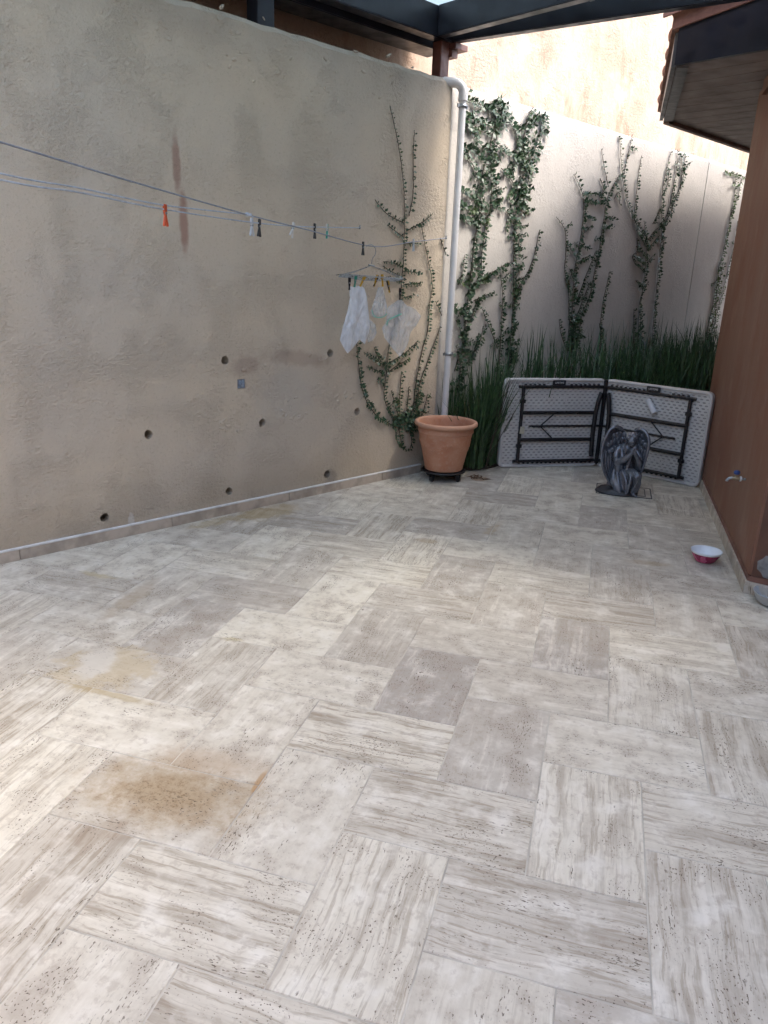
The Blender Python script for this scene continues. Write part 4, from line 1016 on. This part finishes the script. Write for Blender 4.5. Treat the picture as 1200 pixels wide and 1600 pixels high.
# rock plinth
pl = MB(); n = 40; rp2 = random.Random(12); v = []
for lev, (sc, z) in enumerate(((1.0,-.003),(1.02,.008),(.93,.020),(.80,.034),(.5,.040))):
    for k in range(n):
        a = 2*math.pi*k/n; rr2 = sc*(1+.10*noise.noise(Vector((math.cos(a)*2, math.sin(a)*2, lev*.35+3))))
        v.append((-.030+.180*rr2*math.cos(a), -.022+.125*rr2*math.sin(a), z+.006*noise.noise(Vector((math.cos(a)*4, math.sin(a)*4, lev)))*(lev > 0)))
pl.add(v, [(l*n+k, l*n+(k+1) % n, (l+1)*n+(k+1) % n, (l+1)*n+k) for l in range(4) for k in range(n)] + [tuple(range(n-1,-1,-1)), tuple(4*n+k for k in range(n))], True)
M['rock'] = simple('plinth_resin', (.035, .036, .042), .45, .5, 16, bump=.5, bscale=40)
pl.build('plinth', M['rock'], angel)

# ================================================================== BOWLS AND TAP
def bowl_mat():
    N = NT('printed_bowl'); c = N.coord(); sx = N.n('SeparateXYZ'); N.l(c, sx.inputs[0])
    ang = N.math('ARCTAN2', sx.outputs[1], sx.outputs[0]); z = sx.outputs[2]
    sc_ = N.math('MULTIPLY', N.math('SINE', N.math('MULTIPLY', ang, 15.0)), .0022)
    st = N.rng(N.math('SINE', N.math('MULTIPLY', z, 620.0)), -.1, .1)
    pinks = N.mix(st, (.50, .07, .17), (.56, .13, .24))
    side = N.rng(N.noise(c, 16, 1), .48, .51)
    col = N.mix(side, pinks, (.27, .018, .07))
    col = N.mix(N.rng(N.math('ADD', z, sc_), .0515, .0520), col, (.22, .02, .06))
    col = N.mix(N.rng(z, .0555, .056), col, (.78, .80, .82))
    col = N.mix(N.rng(z, .004, .003), col, (.70, .70, .70))
    return N.fin(col, .25, None, 0, .5)
M['bowl_print'] = bowl_mat(); M['bowl_white'] = simple('glazed_white', (.78, .80, .82), .2, .06, 6)
bq = on_z(1101, 877)
bowl = empty('bowl', (bq.x, bq.y, .001)); tag(bowl, 'small pink and magenta bowl, white inside, on the tiles by the house', 'bowl')
MB().lathe([(.0,.002),(.045,.0),(.052,.003),(.058,.012),(.070,.030),(.080,.050),(.0855,.064),(.087,.068)], 56).build('outer_wall', M['bowl_print'], bowl)
MB().lathe([(.087,.068),(.0868,.0695),(.0845,.068),(.078,.050),(.066,.028),(.05,.010),(.0,.007)], 56).build('inner_wall', M['bowl_white'], bowl)
gq = on_z(1211, 943)
M['bowl_grey'] = simple('grey_plastic', (.40, .42, .43), .4, .15, 6)
gb = MB().lathe([(.0,.002),(.075,.0),(.088,.006),(.100,.030),(.106,.052),(.111,.056),(.1105,.059),(.104,.057),(.096,.034),(.083,.012),(.0,.009)], 56).build('bowl', M['bowl_grey'], None, (gq.x, gq.y, .001))
tag(gb, 'shallow grey plastic bowl beside the near corner of the house', 'bowl')
tq = on_plane(1165, 749, Vector((HX, 0, 0)), Vector((1, 0, 0))); TZ, TY = tq.z, tq.y
M['brass'] = simple('dull_brass', (.40, .33, .22), .35, .3, 25, metal=.7); M['blue'] = simple('blue_handle', (.015, .05, .21), .35, .15, 10)
tap = empty('tap', (HX, TY, TZ)); tap.scale = (.86, .86, .86); tag(tap, 'brass garden tap with round blue handle on the brown house wall', 'tap')
MB().tube([(.01,0,0),(-.028,0,0)], .009, 12).build('inlet', M['galv'], tap)
MB().tube([(-.026,0,0),(-.036,0,0)], .019, 6).build('flange', M['bowl_white'], tap)
MB().tube([(-.034,0,.0),(-.060,0,.001),(-.085,0,.001)], [.011,.015,.011], 14).tube([(-.060,0,.0),(-.060,0,.03)], .009, 12).build('valve_body', M['brass'], tap)
MB().tube([(-.083,0,.002),(-.100,0,-.002),(-.112,0,-.014),(-.114,0,-.024)], [.010,.0095,.010,.0115], 12).build('spout', M['galv'], tap)
MB().lathe([(0,.026),(.012,.027),(.019,.032),(.021,.040),(.018,.050),(.010,.055),(0,.056)], 20, (-.060,0,0)).build('handle', M['blue'], tap)

# ================================================================== CLOTHES LINES
M['cord'] = simple('pale_blue_cord', (.50, .54, .60), .6, .25, 60); M['cord_grey'] = simple('grey_cord', (.30, .32, .36), .6, .25, 60)
HK = on_wall(583, 385, .20)                      # where the hanger pulls the line down
HOOK = on_wall(697, 372, .03)
SA = at_dist(0, 222, 2.75)
def vplane(p, q):
    d = (q-p); d.z = 0; return p, Vector((d.y, -d.x, 0)).normalized()
PA = vplane(SA, HK)
def pxA(x, y): return on_plane(x, y, *PA)
SC = SA.copy(); HC = on_wall(562, 356, .03); PC = vplane(SC, HC)
def pxC(x, y): return on_plane(x, y, *PC)
def cord(label, pts, r, mt, seg=7):
    c = catmull(pts, .05); o0 = c[-1].copy()
    o = MB().tube([p-o0 for p in c], r, seg).build('clothes_line', mt, None, o0); tag(o, label, 'clothes line', 'clothes lines along the tan wall'); return o
dA = (SA-pxA(385,335)); endA = SA + dA.normalized()*.95; 
LA = [endA, SA, pxA(200,282), pxA(385,335), pxA(480,359), HK, HK.lerp(HOOK, .5)+Vector((0,0,.0)), HOOK]
cord('grey upper clothes line bearing the hanger and ending at the downpipe', LA, .0034, M['cord_grey'])
s2 = pxC(0, 281); e2_ = s2 + (s2-pxC(150,310)).normalized()*.95; e2_.z = s2.z+.05
LC = [e2_, s2, pxC(120,300), pxC(250,326), pxC(390,347), pxC(470,354), HC]
cord('pale lower clothes line carrying the orange and white pegs, hooked into the wall', LC, .0032, M['cord'])
s3 = pxC(0, 271); e3_ = s3 + (s3-pxC(150,301)).normalized()*.95; e3_.z = s3.z+.05
kn = pxA(386, 335)
cord('pale middle clothes line knotted to the grey line', [e3_, s3, pxC(120,293), pxC(240,318), pxC(310,327), kn], .0030, M['cord'])
# steel post the lines are tied to, outside the frame; it carries the pergola as well
px_, py_ = (endA.x+e2_.x)/2, (endA.y+e2_.y)/2
post = MB().box((-.04,-.04,0),(.04,.04,2.3)).build('steel_post', M['steel'], None, (px_-.03, py_-.03, 0), WANG, .004); tag(post, 'dark square steel post the clothes lines are tied to', 'post')
# wall hooks
for q, lb in ((HC, 'small wall hook holding the pale clothes line on the tan wall'), (HOOK, 'small hook beside the downpipe holding the grey clothes line')):
    o = MB().tube([q-WN*.04, q, q+Vector((0,0,.012)), q+WN*.008+Vector((0,0,.014))], .0035, 8).ell(q, (.009,.009,.009))
    o.v = [tuple(Vector(a)-q) for a in o.v]; o = o.build('wall_hook', M['galv'], None, q); tag(o, lb, 'hook', 'wall hooks for the clothes lines')
k_ = MB().ell((0,0,0), (.014,.010,.009)).ell((.016,.003,-.002), (.010,.008,.007)).tube([(0,0,0),(.03,.01,-.012)], .003, 6).build('line_knot', M['cord'], None, kn); tag(k_, 'knot tying the pale clothes line to the grey line', 'knot')

PEGC = {'orange':(.62,.10,.03),'clear':(.52,.55,.58),'white':(.62,.60,.56),'black':(.012,.012,.014),'green':(.04,.30,.22),'yellow':(.62,.36,.03)}
PM = {k: simple('peg_'+k, v, .4, .15, 40) for k, v in PEGC.items()}
PM['spring'] = M['galv']
def peg(label, q, colr, rotz, spread=.16, tilt=0, L=.074, parent=None, group='clothes pegs on the lines', both=None):
    """two prongs gripping the line at q, tails hanging down and apart"""
    root = empty('clothes_peg', q, rotz); root.rotation_euler = (0, tilt, rotz); tag(root, label, 'clothes peg', group)
    for sg in (-1, 1):
        a = sg*spread; Mx = Matrix.Translation((0,0,-.012)) @ Matrix.Rotation(a, 4, 'Y')
        mb_ = MB().box((-.0038, -.0055, -L*.8), (.0038, .0055, .004)); mb_.v = [tuple(Mx @ Vector((x+sg*.004, y, z))) for x, y, z in mb_.v]
        mb_.box((min(0,sg*.009), -.005, -.014), (max(0,sg*.009), .005, .014))
        mb_.build('prong', PM[both[sg > 0] if both else colr], root, bevel=.0015)
    MB().tube([(0,-.0075,-.020),(0,.0075,-.020)], .0055, 10).build('spring', PM['spring'], root)
    return root
angA = math.atan2(PA[1].y, PA[1].x)+math.pi/2
def on_line(pts, x):
    c = catmull(pts, .02); best = None
    for p in c:
        d = p-CAM; u = 600+FPX*d.dot(CR)/d.dot(CF)
        if best is None or abs(u-x) < best[0]: best = (abs(u-x), p)
    return best[1]
for lb, x, L_, cl, sp, tl, bt in (('orange plastic peg alone on the pale clothes line', 256, LC, 'orange', .26, 0, None), ('clear pale peg just below the knot, beside a black peg', 393, LC, 'clear', .34, 0, None),
    ('black peg just right of the clear peg below the knot', 406, LC, 'black', .28, .1, None), ('white peg hanging tilted where the lines cross', 459, LC, 'white', .34, .45, None),
    ('black peg between the tilted white peg and the green peg', 492, LC, 'black', .22, 0, None), ('green and white peg near the wall hook', 512, LC, 'green', .28, -.1, ('white', 'green')),
    ('black peg on the grey line just left of the hanger hook', 567, LA, 'black', .32, 0, None), ('clear peg on the grey line in front of the vine', 646, LA, 'clear', .26, -.1, None)):
    peg(lb, on_line(L_, x) + Vector((0,0,.006)), cl, angA, sp, tl, both=bt)

# ================================================================== HANGER WITH PLASTIC BAGS
hx_ = math.atan2(WD.y, WD.x) - .25
hang = empty('wire_hanger', HK, hx_); tag(hang, 'silver multi-bar wire hanger hooked on the grey clothes line', 'hanger')
HP = vplane(HK, HK + Vector((math.cos(hx_), math.sin(hx_), 0)))
def hl(x, y, dy=0.0):
    p = on_plane(x, y, *HP); d = p-HK; c, s_ = math.cos(-hx_), math.sin(-hx_)
    return Vector((d.x*c-d.y*s_, d.x*s_+d.y*c+dy, d.z))
hk = [hl(572,386), hl(577,382), hl(583,383.5), hl(587,390), hl(586,398), hl(582,404), hl(580.5,413)]
MB().tube(catmull(hk, .006), .0022, 8).build('hook', M['galv'], hang)
MB().tube([hl(576,414), hl(585,415.5)], .005, 8).build('collar', M['galv'], hang)
for dy in (-.03, .03):
    MB().tube([hl(580,415), hl(556,424,dy*.6), hl(532,430,dy)], .0018, 6).build('shoulder_wire', M['galv'], hang)
    MB().tube([hl(580,415), hl(606,425,dy*.6), hl(626,434,dy)], .0018, 6).build('shoulder_wire', M['galv'], hang)
for k in range(6):
    dy = -.05+.02*k; MB().tube([hl(531+1.2*abs(k-2.5), 428+k*.9, dy), hl(578, 431.5+k*1.4, dy), hl(627-1.2*abs(k-2.5), 435+k*1.0, dy)], .0022, 7).build('bar', M['galv'], hang)
for x, y in ((531,429),(627,437)): MB().tube([hl(x,y-1,-.052), hl(x,y+1,.052)], .003, 7).build('end_bar', M['galv'], hang)
for x in (545, 556, 566, 586, 594, 604, 623): MB().tube([hl(x,434,0), hl(x,441,0)], .0012, 5).build('link', M['galv'], hang)
def bag_mat(name, body, alpha, tint):
    N = NT(name); c = N.coord(); n = N.noise(c, 22, 6, .65, .6); w_ = N.noise(N.map(c, (50, 50, 9)), 1, 4, .6)
    b_ = N.bump(w_, .7, .010); b_ = N.bump(n, .5, .012, b_)
    N.fin(N.mix(N.rng(n, .3, .7), body, tint), .16, b_, 0, .6)
    tl = N.n('BsdfTranslucent'); tl.inputs[0].default_value = (*body, 1)
    tp = N.n('BsdfTransparent'); tp.inputs[0].default_value = (.97, .98, .98, 1)
    a = N.n('MixShader'); a.inputs[0].default_value = .15; N.l(N.p.outputs[0], a.inputs[1]); N.l(tl.outputs[0], a.inputs[2])
    lw = N.n('LayerWeight'); lw.inputs[0].default_value = .35; N.l(b_, lw.inputs['Normal'])
    fac = N.math('ADD', N.rng(w_, .3, .75, alpha*.8, alpha*1.1), N.math('MULTIPLY', lw.outputs[1], .30))
    mx = N.n('MixShader'); N.l(fac, mx.inputs[0]); N.l(tp.outputs[0], mx.inputs[1]); N.l(a.outputs[0], mx.inputs[2]); N.l(mx.outputs[0], N.out.inputs[0]); return N.m
M['bag_milky'] = bag_mat('bag_milky', (.90, .92, .95), .66, (.84, .87, .92)); M['bag_clear'] = bag_mat('bag_clear', (.88, .90, .93), .30, (.80, .84, .88)); M['zip'] = simple('green_zip', (.10, .38, .30), .4, .1, 20)
def bag(label, outl, mt, dy, seed, thick=.02):
    P = [hl(x, y, dy) for x, y in outl]; o0 = P[0].copy(); n = 64; per = []
    tot = [0]
    for i in range(len(P)): tot.append(tot[-1]+(P[(i+1) % len(P)]-P[i]).length)
    for k in range(n):
        t_ = tot[-1]*k/n; i = max(j for j in range(len(P)) if tot[j] <= t_); a, b2 = P[i], P[(i+1) % len(P)]; per.append(a.lerp(b2, (t_-tot[i])/max(1e-6, tot[i+1]-tot[i])))
    c = sum(per, Vector())/n; mb_ = MB(); R2 = 9
    for side in (-1, 1):
        v = []
        for j in range(R2):
            q = 1-j/R2
            for p in per:
                x = c + (p-c)*q; am = thick*math.sqrt(max(0, 1-q))*1.0
                nz = noise.noise(Vector((x.x*26+seed*3, x.z*11, side*2.0))) + .7*noise.noise(Vector((x.x*60, x.z*30+seed, side*5.0)))
                v.append(x + Vector((0, side*am*.55 + nz*.016*min(1, (1-q)*4), 0)) - o0)
        v.append(c + Vector((0, side*thick*.6, 0)) - o0)
        f = [(j*n+k, j*n+(k+1) % n, (j+1)*n+(k+1) % n, (j+1)*n+k) for j in range(R2-1) for k in range(n)] + [((R2-1)*n+k, (R2-1)*n+(k+1) % n, R2*n) for k in range(n)]
        mb_.add(v, f, True)
    wpos = HK + Matrix.Rotation(hx_, 3, 'Z') @ o0
    o = mb_.build('plastic_bag', mt, None, wpos, hx_, recalc=False); tag(o, label, 'plastic bag', 'plastic bags drying on the hanger'); return o, o0
bag('milky white plastic bag hanging longest from a green and a yellow peg', [(543,446),(550,449),(560,446),(567,449),(571,463),(574,490),(576,512),(568,538),(560,530),(548,545),(541,552),(535,543),(529,531),(534,510),(541,485),(545,464)], M['bag_milky'], -.02, 1, .03)
b2, o2 = bag('clear zip bag with a green seal hanging from yellow pegs', [(592,449),(599,448),(603,465),(606,480),(604,492),(594,497),(583,496),(579,489),(583,478),(588,462)], M['bag_clear'], .01, 2)
mz = MB().tube([p-o2 for p in catmull([hl(580,484,-.012), hl(582,492,-.016), hl(588,496,-.018), hl(598,494.5,-.016), hl(603,490,-.012)], .01)], .0035, 6).build('zip_seal', M['zip'], b2)
b3, o3 = bag('clear plastic bag with green seal and lifted corner under a black peg', [(620,469),(626,468),(634,477),(647,482),(657,494),(650,508),(641,518),(636,538),(624,558),(612,544),(600,528),(595,512),(602,504),(604,480),(612,475)], M['bag_clear'], -.01, 3, .03)
MB().tube([p-o3 for p in catmull([hl(601,508,-.03), hl(603,500,-.034), hl(612,495,-.034), hl(624,490,-.03)], .01)], .0045, 6).build('zip_seal', M['zip'], b3)
bag('crumpled clear scrap bag dangling between the two larger bags', [(573,503),(582,500),(590,508),(592,520),(586,533),(578,536),(575,524),(568,512)], M['bag_clear'], .03, 4)
for lb, x, y, cl, tl, bt in (('black clip on the left end of the hanger above the milky bag', 544, 437, 'black', 0, None), ('green peg holding the milky bag', 554, 433, 'green', .15, None), ('yellow peg clipped askew on the milky bag', 567, 434, 'yellow', .5, None),
    ('yellow and black peg holding the left of the zip bag', 587, 433, 'yellow', .35, ('yellow', 'black')), ('yellow peg holding the middle of the zip bag', 595, 432, 'yellow', -.1, None), ('black and yellow peg at the right of the zip bag', 604, 442, 'black', -.25, ('black', 'yellow')), ('black peg gripping the top of the lifted-corner bag', 623, 453, 'black', 0, None)):
    q = HK + Matrix.Rotation(hx_, 3, 'Z') @ hl(x, y, -.02); peg(lb, q, cl, hx_, .12, tl, .066, group='pegs on the wire hanger', both=bt)

# dry twig leaning by the table, wisps of dead blade by the pot
tw = MB()
r = random.Random(31)
tb = Vector((-.86, 6.08, .02))
tips = [on_plane(806, 640, Vector((-.7, 6.15, 0)), Vector((0,1,0))), on_plane(797, 596, Vector((-.7, 6.15, 0)), Vector((0,1,0))), on_plane(790, 604, Vector((-.7, 6.15, 0)), Vector((0,1,0))), on_plane(781, 612, Vector((-.7, 6.15, 0)), Vector((0,1,0)))]
for t_ in tips: tw.tube(catmull([Vector((0,0,0)), (t_-tb)*.5+Vector((.02*r.random(),-.02,.02)), t_-tb], .03), .003, 5)
o = tw.build('dry_twig', M['stem'], None, tb); tag(o, 'thin bare twig leaning across the left edge of the folding table', 'twig')
dl_ = MB()
for k in range(9):
    a = r.uniform(0, 6.28); p = Vector((r.uniform(-.05,.05), r.uniform(-.05,.05), .004)); dl_.tube([p, p+Vector((math.cos(a)*.04, math.sin(a)*.04, .008)), p+Vector((math.cos(a+.5)*.07, math.sin(a+.5)*.07, .003))], [.003,.005,.001], 5)
q = on_z(748, 748); o = dl_.build('dead_leaves', simple('dead_leaf', (.16,.09,.05), .8, .4, 20), None, q); tag(o, 'small heap of dead brown leaf scraps on the tiles beside the pot', 'dead leaves', kind='stuff')
print('tiles', NT_TILES, 'objects', len(bpy.data.objects))
